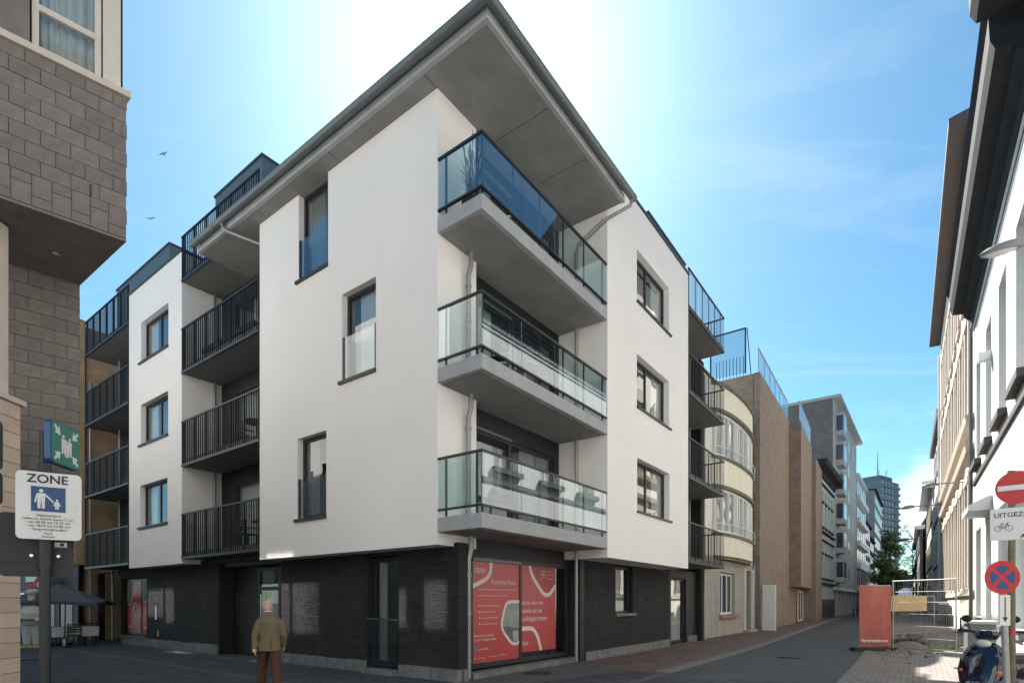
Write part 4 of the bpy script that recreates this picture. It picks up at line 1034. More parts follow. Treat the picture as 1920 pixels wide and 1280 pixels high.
for (m0, m1, za, zb) in ((3.82, 4.5, 8.55, 9.6), (5.1, 5.65, 8.6, 9.45), (8.5, 9.75, 8.4, 9.9), (9.9, 10.5, 8.4, 9.8), (17.4, 18.1, 8.7, 9.9), (18.3, 19.7, 8.9, 9.9), (10.6, 11.3, 6.9, 7.5), (12.0, 13.0, 6.8, 7.3), (15.0, 16.5, 7.0, 7.5), (5.2, 6.2, 3.4, 5.0), (8.2, 9.4, 3.4, 5.0)):
    wq = MB().box(-.06, m1 - m0 + .06, -.02, -.002, za - .06, zb + .06).build('window', white_frame, sidew, loc=(.02 + SD.x * m0, SD.y * m0, 0), rz=an)
    MB().box(.0, m1 - m0, -.028, -.021, za, zb).build('pane', sunny_pane, wq)
MB().box(-.98, -.70, -.018, -.003, 7.16, 7.32).build('weep_slot', sign_black, LB) if False else None
MB().box(-.405, -.392, -.022, -.004, 7.18, 7.34).build('weep_slot', sign_black, LB)
dl = MB().tube([(-.75, .95, 6.739), (-.75, .95, 6.725)], .05, 14).build('downlight', chrome, LB)
MB().tube([(-.75, .95, 6.724), (-.75, .95, 6.722)], .036, 14).build('downlight_lens', lamp_glass, dl)
# beige pier in front of the arcade, with a stone cap
px, py = -6.50, 7.0
PR = thing('block_pier', 'beige block pier with stone cap at the foot of the concrete-block building', 'pier', (px, py, 0), R(3))
MB().box(-1.2, -.012, .012, .30, 0, 4.28).build('pier_core', mortar, PR)
for j in range(22):
    off = .0 if j % 2 else .16
    x = 0.0
    first = True
    while x > -.9:
        w = (.16 if off and first else .32); first = False
        put('block', blockmesh(w, .195, cblock_low[(j * 3 + int(x * 10)) % 3]), PR, (x - w, 0, j * .195)); x -= w
    put('block', blockmesh(.31, .195, cblock_low[j % 3]), PR, (0, .0, j * .195), R(90))
MB().box(-1.25, .05, -.05, .36, 4.292, 4.36).build('pier_cap', stone_trim, PR)
MB().box(-.5, -.22, .2, .4, 4.362, 6.7).build('cream_panel', stone_trim, PR)

# ================================================================== SIGNS ON THE LEFT
def face_cam(x, y): return math.atan2(-x, y)
def person_icon(b, cx, cz, h, y, skirt=False):
    b.plate(disc(cx, cz + h * .90, h * .09, 14), y, y + .0008)
    if skirt: b.plate([(cx - h * .11, cz + h * .78), (cx + h * .11, cz + h * .78), (cx + h * .30, cz + h * .32), (cx - h * .30, cz + h * .32)], y, y + .0008)
    else: b.plate([(cx - h * .17, cz + h * .78), (cx + h * .17, cz + h * .78), (cx + h * .15, cz + h * .42), (cx - h * .15, cz + h * .42)], y, y + .0008)
    b.plate([(cx - h * .14, cz), (cx - h * .03, cz), (cx - h * .005, cz + h * .44), (cx - h * .15, cz + h * .44)], y, y + .0008)
    b.plate([(cx + h * .03, cz), (cx + h * .14, cz), (cx + h * .15, cz + h * .44), (cx + h * .005, cz + h * .44)], y, y + .0008)
ZP = thing('zone_sign', 'white pedestrian ZONE sign with adult and child pictogram on a dark pole', 'sign', (-4.23, 5.0, 0), R(32))
MB().tube([(0, 0, 0), (0, 0, 2.24)], .042, 16).build('pole', pole_dark, ZP, smooth=True)
MB().tube([(0, 0, 2.0), (0, 0, 2.95)], .05, 16).build('pole_sleeve', pole_dark, ZP, smooth=True)
sp = MB().plate(rrect(-.19, .27, 2.26, 2.86, .04), -.075, -.065).build('sign_plate', sign_white, ZP)
text('ZONE', .105, sign_black, sp, (.03, -.077, 2.765), 'CENTER', bold=.002)
q = MB().box(-.085, .155, -.078, -.0755, 2.51, 2.73).build('pictogram_field', sign_blue, sp)
b = MB(); person_icon(b, -.015, 2.535, .175, -.0795); person_icon(b, .095, 2.535, .09, -.0795, True)
b.plate([(.005, 2.66), (.012, 2.672), (.075, 2.60), (.07, 2.588)], -.0795, -.0787); b.plate([(-.038, 2.67), (-.05, 2.66), (-.062, 2.59), (-.05, 2.588)], -.0795, -.0787)
b.build('pictogram', sign_white, q, kind='stuff')
text('Uitgezonderd\nLaden en lossen Zone C-Lo1\n- van 06.00 tot 10.30 uur\n- van 18.00 tot 22.00 uur\n- Vergunninghouders', .031, sign_black, sp, (.035, -.077, 2.465), 'CENTER', spacing=1.0)
text('Taxi\'s\nFietsers', .028, sign_black, sp, (.035, -.077, 2.305), 'CENTER', spacing=1.0)
bk = MB().plate(rrect(-.33, .20, 1.93, 2.50, .05), .055, .066).build('sign_back_plate', sign_back, ZP)
MB().box(-.33, .20, .050, .0545, 2.055, 2.075).build('sign_back_rib', sign_back, bk)
MB().box(.06, .15, .052, .0545, 2.205, 2.25).build('sticker', sign_white, bk); MB().plate(disc(.115, 2.227, .016, 14), .050, .0515).build('sticker_mark', sign_blue, bk)
for xx in (-.10, .09): MB().tube([(xx, .03, 2.12), (xx, .055, 2.12)], .014, 8).build('bolt', chrome, bk)
AS = thing('assembly_sign', 'green assembly-point box sign with blue edge and white figures and corner arrows', 'sign', (-4.50, 5.525, 0), math.atan2(.99, -.143) - 0.0)
# local x runs away from the viewer along the board; the printed face looks along -y
MB().tube([(.0, .17, 0), (.0, .17, 3.4)], .035, 12).build('pole', pole_dark, AS, smooth=True); MB().box(-.02, .02, .025, .17, 3.2, 3.26).build('bracket', pole_dark, AS)
ab = MB().plate(rrect(-.225, .225, 3.05, 3.47, .05), -.03, .025).build('sign_box', sign_blue, AS)
fc = MB().plate(rrect(-.215, .215, 3.06, 3.46, .045), -.036, -.031).build('sign_face', sign_green, ab)
b = MB(); person_icon(b, -.045, 3.17, .19, -.038); person_icon(b, .05, 3.16, .19, -.038); person_icon(b, .0, 3.145, .17, -.0385)
b.build('pictogram', sign_white, fc, kind='stuff')
for sx in (-1, 1):
    for sz in (-1, 1):
        cx, cz = sx * .135, 3.26 + sz * .125
        tip = (cx - sx * .045, cz - sz * .045); 
        b = MB(); b.plate([tip, (tip[0] + sx * .085, tip[1] + sz * .015), (tip[0] + sx * .015, tip[1] + sz * .085)], -.038, -.0372)
        b.plate([(cx + sx * .05, cz + sz * .03), (cx + sx * .03, cz + sz * .05), (cx - sx * .03, cz - sz * .01), (cx - sx * .01, cz - sz * .03)], -.0383, -.0373)
        b.build('corner_arrow', sign_white, fc)
DS = thing('direction_sign', 'box sign with faces coloured black for shade and blue and white rounded edges at the beige pier', 'sign', (-4.22, 4.56, 0), math.atan2(.99, -.16))
MB().tube([(-.28, .0, 0), (-.28, .0, 3.3)], .04, 12).build('pole', pole_dark, DS, smooth=True)
s1 = MB().plate(rrect(-.45, .02, 2.79, 3.19, .04), .0, .05).build('sign_box', sign_blue, DS); MB().plate(rrect(-.44, .01, 2.80, 3.18, .04), .051, .056).build('sign_face', sign_black, s1)
s2 = MB().plate(rrect(-.45, .02, 2.49, 2.78, .04), .0, .05).build('sign_box', sign_white, DS); MB().plate(rrect(-.44, .01, 2.50, 2.77, .04), .051, .056).build('sign_face', sign_black, s2)  # black sign faces: their shade is put into the colour
MB().plate(rrect(-.44, .01, 2.80, 3.18, .04), -.006, -.001).build('sign_face', sign_black, s1); MB().plate(rrect(-.44, .01, 2.50, 2.77, .04), -.006, -.001).build('sign_face', sign_black, s2)

# ================================================================== SIDE STREET: CAFE
CF = thing('cafe_building', 'buff brick cafe building with dark shop front and three round vents', 'building', W(0, 21.9), A)
MB().panel(-16, 0, 3.35, 14.2, .35, [(-2.6, -.5, 8.6, 11.6), (-7.5, -4.5, 8.6, 11.6)]).build('wall', buff_brick, CF, loc=(-.15, 0, 0), rz=LF)
MB().box(.3, 9, .2, 16, 0, 14).build('house_body', buff_brick, CF)
MB().box(-.05, .0, .0, 16, 0, 3.34).build('shop_front', cafe_dark, CF)
for i in range(3):
    t = .55 + i * .75
    MB().tube([(-.19, t, 3.8), (-.16, t, 3.8)], .27, 18).build('round_vent', sign_black, CF)
window(CF, (.1, 2.55, 8.62), LF, 2.05, 2.95, fm=white_frame, vs_=(.5,), pane=glass_far, fw=.1)
MB().box(-.28, -.152, .0, 16, 12.6, 12.9).box(-.45, -.152, .0, 16, 14.0, 14.35).build('cornice', stone_house, CF)
for i in range(5): MB().box(-.07, -.052, .7 + i * 2.6, 2.7 + i * 2.6, .4, 2.2).build('shop_pane', glass_far, CF)
aw = MB().prof([(0, 0), (0, .62), (.06, .62), (.06, 0)], 0, 3.4)
aw = aw.build('shop_sign', awning_red, CF, loc=(-.62, 5.6, 2.38), rz=LF)
MB().add([(.0, -.012, .62), (2.2, -.012, .62), (1.5, -.012, .30), (0, -.012, .30)], [(0, 3, 2, 1)]).build('sign_field', sign_white, aw)
text('TEERDE', .26, sign_white, aw, (2.3, -.015, .05), 'CENTER', bold=.004)
# parasol
def at(u, Y): return (u - 960) / 1035 * Y
PZ = thing('cafe_parasol', 'square dark grey cafe parasol over the terrace tables', 'parasol', (at(112, 22.0), 22.0, 0), R(25))
MB().tube([(0, 0, .05), (0, 0, 2.5)], .035, 10).build('pole', pole_dark, PZ, smooth=True)
MB().box(-.35, .35, -.35, .35, 0, .08).build('base', rubber, PZ)
n = 4; rim = [(1.55 * sx, 1.55 * sy, 1.66) for sx, sy in ((-1, -1), (1, -1), (1, 1), (-1, 1))]; top = (0, 0, 2.42)
b = MB()
for i in range(4):
    p, q = Vector(rim[i]), Vector(rim[(i + 1) % 4]); m_ = (p + q) / 2 + Vector((0, 0, .10))
    b.add([p, m_, top], [(0, 1, 2)]); b.add([m_, q, top], [(0, 1, 2)])
    b.add([p, m_, m_ - Vector((0, 0, .12)), p - Vector((0, 0, .12))], [(0, 3, 2, 1)]); b.add([m_, q, q - Vector((0, 0, .12)), m_ - Vector((0, 0, .12))], [(0, 3, 2, 1)])
cp = b.build('canopy', canvas_grey, PZ)
for p in rim: MB().tube([(0, 0, 2.36), (p[0] * .98, p[1] * .98, p[2] - .02)], .012, 5).build('rib', pole_dark, cp)
MB().tube([(0, 0, 2.42), (0, 0, 2.52)], .03, 8).build('finial', pole_dark, cp)
def table(loc, rz, label):
    t = thing('terrace_table', label, 'table', loc, rz, 'tables on the cafe terrace')
    MB().box(-.55, .55, -.35, .35, .70, .73).build('table_top', wood_ply, t)
    MB().box(-.57, .57, -.37, -.362, .38, .738).box(-.57, .57, .362, .37, .38, .738).box(-.57, -.562, -.362, .362, .38, .738).box(.562, .57, -.362, .362, .38, .738).box(-.57, .57, -.37, .37, .739, .745).build('table_cloth', cloth_white, t)
    for sx in (-.45, .45):
        for sy in (-.28, .28): MB().box(sx - .02, sx + .02, sy - .02, sy + .02, 0, .70).build('leg', pole_dark, t)
    return t
def chair(loc, rz, label, m=None, group=None, cat='chair'):
    m = m or chair_m
    t = thing('chair', label, cat, loc, rz, group)
    MB().box(-.22, .22, -.22, .22, .42, .46).build('seat', m, t)
    bk_ = MB().box(-.22, -.19, .19, .22, .46, .88).box(.19, .22, .19, .22, .46, .88)
    for k in range(4): bk_.box(-.19, .19, .195, .215, .54 + k * .09, .585 + k * .09)
    bk_.build('backrest', m, t, kind='stuff')
    for sx in (-.2, .2):
        for sy in (-.2, .2): MB().box(sx - .015, sx + .015, sy - .015, sy + .015, 0, .42).build('leg', m, t)
        MB().box(sx - .02, sx + .02, -.2, .2, .62, .65).build('arm_rest', m, t)
    return t
table((at(112, 21.3), 21.3, 0), R(-30), 'white-clothed terrace table under the dark parasol')
table((at(152, 21.8), 21.8, 0), R(-30), 'smaller-looking white-clothed table beside the cafe wall')
for i, (u, Y, lab) in enumerate(((140, 21.0, 'black terrace chair between the two white tables'), (88, 20.9, 'black terrace chair behind the zone sign pole'), (166, 22.4, 'black terrace chair against the cafe wall'))):
    chair((at(u, Y), Y, 0), R(40 + 100 * i), lab, group='black chairs on the cafe terrace')
# chef figure beside the terrace
CH = thing('chef_statue', 'life-size white chef statue with tall hat and apron by the terrace', 'statue', (at(60, 20.6), 20.6, 0), R(20))
b = MB()
for sx in (-1, 1): b.tube([(sx * .14, 0, .12), (sx * .16, .01, .5), (sx * .15, 0, .95)], [.12, .15, .19], 14)
b.loft([((0, 0, .85), .34, .25), ((0, -.02, 1.05), .40, .33), ((0, -.03, 1.28), .41, .34), ((0, 0, 1.48), .36, .26), ((0, 0, 1.60), .22, .16), ((0, 0, 1.66), .1, .1)], 20)
for sx in (-1, 1): b.tube([(sx * .30, 0, 1.5), (sx * .47, -.02, 1.25), (sx * .42, -.22, 1.02), (sx * .2, -.32, 1.02)], [.12, .11, .09, .07], 12)
b.ball((0, -.02, 1.73), .125, .14, .15); b.loft([((0, 0, 1.80), .12, .12), ((0, 0, 1.95), .13, .13), ((0, .01, 2.05), .20, .20), ((.02, .02, 2.14), .19, .19), ((.02, .02, 2.18), .1, .1)], 18)
cb = b.build('statue_body', statue_white, CH)
rm = cb.modifiers.new('r', 'REMESH'); rm.mode = 'VOXEL'; rm.voxel_size = .02; rm.use_smooth_shade = True
sm_ = cb.modifiers.new('s', 'SMOOTH'); sm_.iterations = 6
MB().loft([((0, -.03, 1.03), .43, .37), ((0, -.03, 1.07), .432, .372)], 24).build('apron_string', pole_dark, CH)
MB().box(-.45, .45, -.35, .35, 0, .10).build('statue_base', wood_ply, CH, bevel=.02)
MB().ball((-.62, .1, .38), .26, .2, .38).build('planter', rubber, CH)
MB().tube([(at(0, 1) * 0, 0, 0), (0, 0, .001)], .001, 3).build('statue_foot', statue_white, CH) if False else None
# furled strap on the parasol, post with white tip
MK = thing('menu_stand', 'black menu stand with white tip before the terrace tables', 'stand', (at(121, 20.4), 20.4, 0), R(10))
MB().tube([(0, 0, .02), (.03, 0, 1.75)], .022, 8).build('pole', pole_dark, MK); MB().tube([(-.01, 0, .10), (.0, 0, .34)], .035, 8).build('tip', sign_white, MK); MB().box(-.18, .18, -.18, .18, 0, .03).build('base', rubber, MK)

# ================================================================== GULLS
def gull(u, v, Y, roll, label):
    X = at(u, Y); Z = 1.7 + (1128 - v) / 1035 * Y
    b = MB(); b.loft([((0, 0, -.30), .005, .005), ((0, 0, -.2), .05, .05), ((0, 0, 0), .075, .07), ((0, 0, .2), .045, .045), ((0, 0, .3), .03, .01)], 10); b.xf(Matrix.Rotation(R(90), 4, 'Y'))
    o = b.build('gull', gull_m, smooth=True); o.location = (X, Y, Z); o.rotation_euler = (0, R(8), R(roll)); tag(o, label, 'bird', 'gulls in the sky')
    for sy in (-1, 1):
        w = MB(); w.add([(.10, sy * .05, .02), (-.08, sy * .05, .02), (.10, sy * .38, .14), (-.06, sy * .36, .13), (.0, sy * .80, .06), (-.04, sy * .78, .055)], [(0, 1, 3, 2), (2, 3, 5, 4)]); 
        wo = w.build('wing', gull_m, o); sol = wo.modifiers.new('t', 'SOLIDIFY'); sol.thickness = .02
gull(306, 289, 75, 70, 'gull gliding beside the block building, wings level')
gull(283, 410, 85, 80, 'smaller distant gull low over the roof terrace')

# ================================================================== OLD MAN
def man():
    o = thing('person', 'bald man in tan tweed jacket and brown trousers walking away past the brick wall', 'person', (at(506, 10.15), 10.15, 0), R(34))
    o.rotation_euler = (R(-4), 0, R(34))
    H_ = 1.0
    b = MB()
    # legs, mid stride
    for sx, dy in ((-1, .27), (1, -.25)):
        b.tube([(sx * .09, 0, .92), (sx * .10, dy * .55 + .05, .50), (sx * .10, dy, .10)], [.085, .062, .045], 12)
        b.tube([(sx * .10, dy - .05, .05), (sx * .105, dy + .17, .04)], [.045, .035], 10)
    b.loft([((0, 0, .86), .14, .105), ((0, 0, 1.0), .135, .10), ((0, -.02, 1.22), .145, .10), ((0, -.015, 1.35), .13, .085), ((0, .008, 1.45), .075, .065)], 16)
    b.tube([(0, .015, 1.44), (-.005, .05, 1.58)], [.062, .058], 12)
    # head bowed and turned to his left
    hb = MB(); hb.ball((0, 0, 0), .078, .098, .118, 18, 12); hb.ball((0, -.02, .025), .080, .085, .090, 16, 10)
    hb.tube([(0, .088, -.01), (0, .112, -.03)], [.012, .014], 8); hb.ball((0, .06, -.075), .045, .035, .035)
    for sx in (-1, 1): hb.ball((sx * .082, -.005, -.012), .012, .024, .034, 8, 6)
    M_ = Matrix.Translation((-.015, .075, 1.625)) @ Matrix.Rotation(R(32), 4, 'Z') @ Matrix.Rotation(R(-16), 4, 'X'); hb.xf(M_)
    b.add(hb.v, hb.f)
    # arms and hands
    for sx in (-1, 1):
        sh = Vector((sx * .14, -.015, 1.34)); el = Vector((sx * .25, -.058, 1.10)); wr = Vector((sx * .258, -.06 if sx < 0 else .08, .88))
        b.tube([sh, el, wr], [.034, .030, .023], 12)
        d = (wr - el).normalized(); side = Vector((0, 1, 0))
        pc_ = wr + d * .05
        b.tube([wr, wr + d * .04, wr + d * .09], [.027, .040, .036], 10)
        for k, ln in enumerate((.055, .070, .075, .065)):
            base = wr + d * .085 + side * (-.030 + k * .020); mid = base + d * ln * .6 + Vector((-sx * .008, 0, 0)); tip = mid + d * ln * .45 + Vector((-sx * .022, 0, 0))
            b.tube([base, mid, tip], [.010, .009, .007], 7)
        th_ = wr + d * .03 + side * .03; b.tube([th_, th_ + d * .03 + side * .022, th_ + d * .065 + side * .028], [.012, .011, .008], 7)
    bd = b.build('body', skin_m, o)
    r_ = bd.modifiers.new('r', 'REMESH'); r_.mode = 'VOXEL'; r_.voxel_size = .0065; r_.use_smooth_shade = True
    s_ = bd.modifiers.new('s', 'SMOOTH'); s_.iterations = 3
    # fringe of grey hair round the back of the head
    hr = MB()
    for k in range(260):
        a = random.uniform(-200, 20); zz = random.uniform(-.055, .02)
        p = Vector((.083 * math.cos(R(a)), -.005 + .094 * math.sin(R(a)), zz)); nn = Vector((p.x, p.y, 0)).normalized()
        e = p + nn * .008 + Vector((random.uniform(-.006, .006), 0, -.020)); tt = Vector((-nn.y, nn.x, 0)) * .003
        hr.add([p - tt, p + tt, e], [(0, 1, 2)])
    hr.xf(M_); hr.build('hair', hair_m, o, kind='stuff')
    # trousers
    tr = MB()
    tr.loft([((0, 0, .84), .175, .135), ((0, 0, .98), .175, .13), ((0, 0, 1.04), .165, .125)], 18)
    for sx, dy in ((-1, .27), (1, -.25)):
        secs = []
        for f_, r1, r2 in ((0, .105, .125), (.3, .10, .105), (.5, .088, .092), (.55, .09, .088), (.8, .078, .085), (.93, .076, .088)):
            z_ = .95 - f_ * .95; yk = (dy * .55 + .05) * min(f_ / .47, 1) if f_ < .47 else (dy * .55 + .05) + (dy - dy * .55 - .05) * (f_ - .47) / .5
            secs.append(((sx * (.088 + .012 * f_), yk, z_), r1, r2))
        tr.loft(secs, 16)
    to = tr.build('trousers', trouser_m, o)
    r_ = to.modifiers.new('r', 'REMESH'); r_.mode = 'VOXEL'; r_.voxel_size = .009; r_.use_smooth_shade = True
    tx = bpy.data.textures.new('folds', 'CLOUDS'); tx.noise_scale = .11
    dsp = to.modifiers.new('d', 'DISPLACE'); dsp.texture = tx; dsp.strength = .022; dsp.mid_level = .5
    # jacket: torso shell and sleeves
    jk = MB()
    jk.loft([((0, -.02, .80), .205, .155), ((0, -.015, .90), .200, .150), ((0, -.01, 1.04), .186, .138), ((0, -.02, 1.20), .192, .142), ((0, -.03, 1.31), .196, .140), ((0, -.02, 1.39), .182, .122), ((0, .0, 1.445), .130, .095), ((0, .015, 1.495), .082, .078)], 28)
    for sx in (-1, 1):
        y3 = -.06 if sx < 0 else .08
        jk.tube([(sx * .130, -.015, 1.380), (sx * .178, -.02, 1.325), (sx * .222, -.045, 1.20), (sx * .250, -.06, 1.10), (sx * .256, -.06 if sx < 0 else .012, .98), (sx * .259, y3, .865)], [.060, .066, .062, .058, .053, .049], 14)
    jo = jk.build('jacket', tweed, o)
    r_ = jo.modifiers.new('r', 'REMESH'); r_.mode = 'VOXEL'; r_.voxel_size = .010; r_.use_smooth_shade = True
    s_ = jo.modifiers.new('s', 'SMOOTH'); s_.iterations = 4
    tx2 = bpy.data.textures.new('folds2', 'CLOUDS'); tx2.noise_scale = .13
    dsp = jo.modifiers.new('d', 'DISPLACE'); dsp.texture = tx2; dsp.strength = .030; dsp.mid_level = .5
    MB().box(-.004, .004, -.182, -.172, .80, 1.02).build('jacket_vent', trouser_m, jo)
    MB().loft([((-.002, .012, 1.49), .082, .078), ((-.004, .03, 1.535), .070, .068)], 18, cap=False).build('shirt_collar', shirt_m, o)
    MB().loft([((0, .005, 1.475), .10, .088), ((-.002, .018, 1.522), .081, .078)], 18, cap=False).build('jacket_collar', tweed, jo)
    for sx, dy in ((-1, .27), (1, -.25)):
        MB().loft([((sx * .105, dy + .05, 0), .052, .145), ((sx * .105, dy + .05, .03), .052, .145), ((sx * .105, dy + .03, .07), .046, .11), ((sx * .105, dy - .02, .11), .045, .06)], 16).build('shoe', shoe_m, o, smooth=True)
    return o
man()

# ================================================================== BALCONY FURNITURE AND PLANTS
def lp(s, t, z): return W(s, t, z)
tb_i = 0
for (z, ts, lab) in ((FL[1] + .23, (8.2, 9.1, 7.5), 'second-floor'), (FL[0] + .23, (7.7, 8.9, 9.8), 'first-floor')):
    t = thing('balcony_table', 'black round table on the railed %s balcony' % lab, 'table', lp(.65, ts[0], z), A)
    MB().tube([(0, 0, .70), (0, 0, .73)], .38, 20).build('table_top', chair_m, t); MB().tube([(0, 0, 0), (0, 0, .70)], .035, 8).build('leg', chair_m, t); MB().tube([(0, 0, 0), (0, 0, .02)], .22, 16).build('base', chair_m, t)
    chair(lp(.7, ts[1], z), A + R(100), 'black chair on the railed %s balcony, on the cheek-wall side of the table' % lab)
    chair(lp(.6, ts[2], z), A - R(80), 'black chair on the railed %s balcony, on the street-corner side of the table' % lab) if z > 5 else chair(lp(.75, ts[2], z), A + R(60), 'spare black chair on the railed first-floor balcony beside the cheek wall')
SF = thing('balcony_sofa', 'low black lounge bench along the third-floor railing', 'bench', lp(.5, 9.2, FL[2] + .23), A)
MB().box(-.3, .3, -1.6, 1.6, .25, .40).build('seat', chair_m, SF); MB().box(.3, .36, -1.6, 1.6, .25, .75).build('backrest', chair_m, SF)
for sy in (-1.5, 0, 1.5): MB().box(-.25, -.2, sy - .02, sy + .02, 0, .25).build('leg', chair_m, SF)
PL = thing('potted_grass', 'pot of tall feathery ornamental grass behind the top corner glass', 'plant', lp(.45, -.55, FL[2] + .30), A)
MB().loft([((0, 0, 0), .15, .15), ((0, 0, .30), .21, .21), ((0, 0, .34), .22, .22)], 18).build('pot', rubber, PL)
rg = random.Random(5); bl_ = MB(); pl_ = MB()
for k in range(130):
    a = rg.uniform(0, 6.28); r_ = rg.uniform(.05, .42); h_ = rg.uniform(.45, 1.0)
    pts = [Vector((.05 * math.cos(a), .05 * math.sin(a), .32)), Vector((r_ * .4 * math.cos(a), r_ * .4 * math.sin(a), .32 + h_ * .65)), Vector((r_ * math.cos(a), r_ * math.sin(a), .32 + h_ * .9))]
    bl_.tube(pts, [.005, .004, .001], 3)
    if k % 7 == 0:
        p = Vector((r_ * .5 * math.cos(a), r_ * .5 * math.sin(a), .32 + h_ + .15)); pl_.tube([pts[1], p, p + Vector((.03 * math.cos(a), .03 * math.sin(a), .16)), p + Vector((.07 * math.cos(a), .07 * math.sin(a), .28))], [.003, .006, .022, .004], 6)
bl_.build('blades', mat('grass_green', (.10, .12, .05), .7, var=.3), PL, kind='stuff'); pl_.build('plumes', grass_dry, PL, kind='stuff')
chair(lp(1.7, -.45, FL[2] + .30), A + R(20), 'white-framed chair on the top corner balcony behind the glass', m=white_frame)
chair(lp(1.6, -.5, FL[1] + .30), A + R(200), 'grey chair on the middle corner balcony behind the glass', m=pole_grey)
BT = thing('balcony_table', 'small grey bistro table on the middle corner balcony', 'table', lp(2.4, -.5, FL[1] + .30), A)
MB().tube([(0, 0, .70), (0, 0, .73)], .33, 20).build('table_top', pole_grey, BT); MB().tube([(0, 0, 0), (0, 0, .70)], .03, 8).build('leg', pole_grey, BT)

# ================================================================== SITE FENCE WITH BANNER
pA, pB, pC = Vector((12.15, 19.3, 0)), Vector((13.18, 19.25, 0)), Vector((13.90, 17.25, 0))
def fence(p, q, h, label, name='site_fence', banner=False):
    d = q - p; L_ = d.length
    o = thing(name, label, 'fence', p, math.atan2(d.y, d.x))
    for x in (0.02, L_ - .02): MB().tube([(x, 0, .08), (x, 0, h)], .021, 10).build('post', pole_grey, o, smooth=True)
    MB().tube([(0, 0, h), (L_, 0, h)], .021, 10).build('top_rail', pole_grey, o, smooth=True)
    MB().tube([(0, 0, .16), (L_, 0, .16)], .016, 8).build('bottom_rail', pole_grey, o, smooth=True)
    w = MB(); n = int(L_ / .095)
    for i in range(1, n): w.tube([(L_ * i / n, 0, .16), (L_ * i / n, 0, h)], .0034, 4, False)
    for z in (.5, .9, 1.3, 1.7, 2.05): w.tube([(0.02, .004, z), (L_ - .02, .004, z)], .004, 4, False)
    w.build('wire_mesh', wire_m, o, kind='stuff')
    return o
fa = fence(pA, pB, 2.27, 'mesh site fence panel covered by the red Verstraetebouw banner'.replace('Verstraetebouw ', ''))
n, m_ = 16, 20
b = MB(); vv = []
for j in range(m_ + 1):
    for i in range(n + 1):
        u_, v_ = i / n, j / m_
        vv.append((-.03 + 1.09 * u_, -.055 + .022 * math.sin(6 * u_ + 3 * v_) + .032 * math.sin(3.3 * u_ * 3 - 5 * v_) * v_ * (1 - v_) * 3 + .02 * math.sin(14 * u_) * (1 - v_) * .4, .17 + 2.1 * v_ + .012 * math.sin(7 * u_) * (1 if j in (0, m_) else 0)))
b.add(vv, [(j * (n + 1) + i, j * (n + 1) + i + 1, (j + 1) * (n + 1) + i + 1, (j + 1) * (n + 1) + i) for j in range(m_) for i in range(n)])
bn = b.build('banner', banner_red, fa, smooth=True)
text('Verstraetebouw', .172, sign_white, bn, (-.01, -.105, .31), xs=.80, bold=.003)
for x in (.1, .8): MB().box(x - .36, x + .36, -.16, .16, 0, .12).build('foot_block', rubber, fa, bevel=.02)
fb = fence(pB + Vector((.06, -.05, 0)), pC, 2.42, 'bare wire mesh site fence panel running from the banner to the house wall')
MB().box(1.7, 2.35, -.17, .17, 0, .13).build('foot_block', concrete_slab, fb, bevel=.02)
sg = MB().box(1.55, 1.86, -.04, -.03, 1.62, 1.70).build('name_tag', sign_white, fb)
FC = fence(Vector((16.9, 26.5, 0)), Vector((21.6, 28.2, 0)), 2.0, 'rear mesh fence panel carrying plywood hoarding across the pavement')
MB().box(.25, 1.0, -.06, -.04, .35, 2.0).build('plywood_board', wood_ply, FC); MB().box(1.02, 4.3, -.062, -.042, 1.25, 2.0).build('plywood_board', wood_ply, FC)
rp = random.Random(2)
for i, (u, v, lab) in enumerate(((1690, 1212, 'low heap of dark paving stones behind the banner'), (1715, 1200, 'heap of grey paving stones inside the mesh fence'), (1812, 1224, 'stack of tan kerb stones at the foot of the house wall'))):
    Y = 1.7 * 1035 / (v - 1128); o = thing('paver_stack', lab, 'pavers', (at(u, Y), Y, 0), R(20 * i), 'stacked paving stones by the fence')
    for k in range(14 if i < 2 else 9):
        lev = k // 5; MB().box(-.16, .16, -.08, .08, 0, .10).build('paving_stone', [rubber, plinth_m, stone_house][i], o, loc=(-.45 + (k % 5) * .24 + rp.uniform(-.03, .03) + lev * .1, rp.uniform(-.12, .12), lev * .102), rz=rp.uniform(-.4, .4))
GT = MB(); rg = random.Random(9)
for k in range(420):
    a = rg.uniform(0, 6.28); r_ = .42 * math.sqrt(rg.random()); h_ = rg.uniform(.07, .22); x, y = r_ * math.cos(a), r_ * .6 * math.sin(a); dx, dy = rg.uniform(-.09, .09), rg.uniform(-.09, .09)
    GT.add([(x - .007, y, 0), (x + .007, y, 0), (x + dx, y + dy, h_)], [(0, 1, 2)])
go = GT.build('grass_tuft', grass_m); Y = 1.7 * 1035 / (1221 - 1128); go.location = (at(1768, Y), Y, .008); tag(go, 'bright green grass tuft growing at the fence foot', 'grass'); go['kind'] = 'stuff'

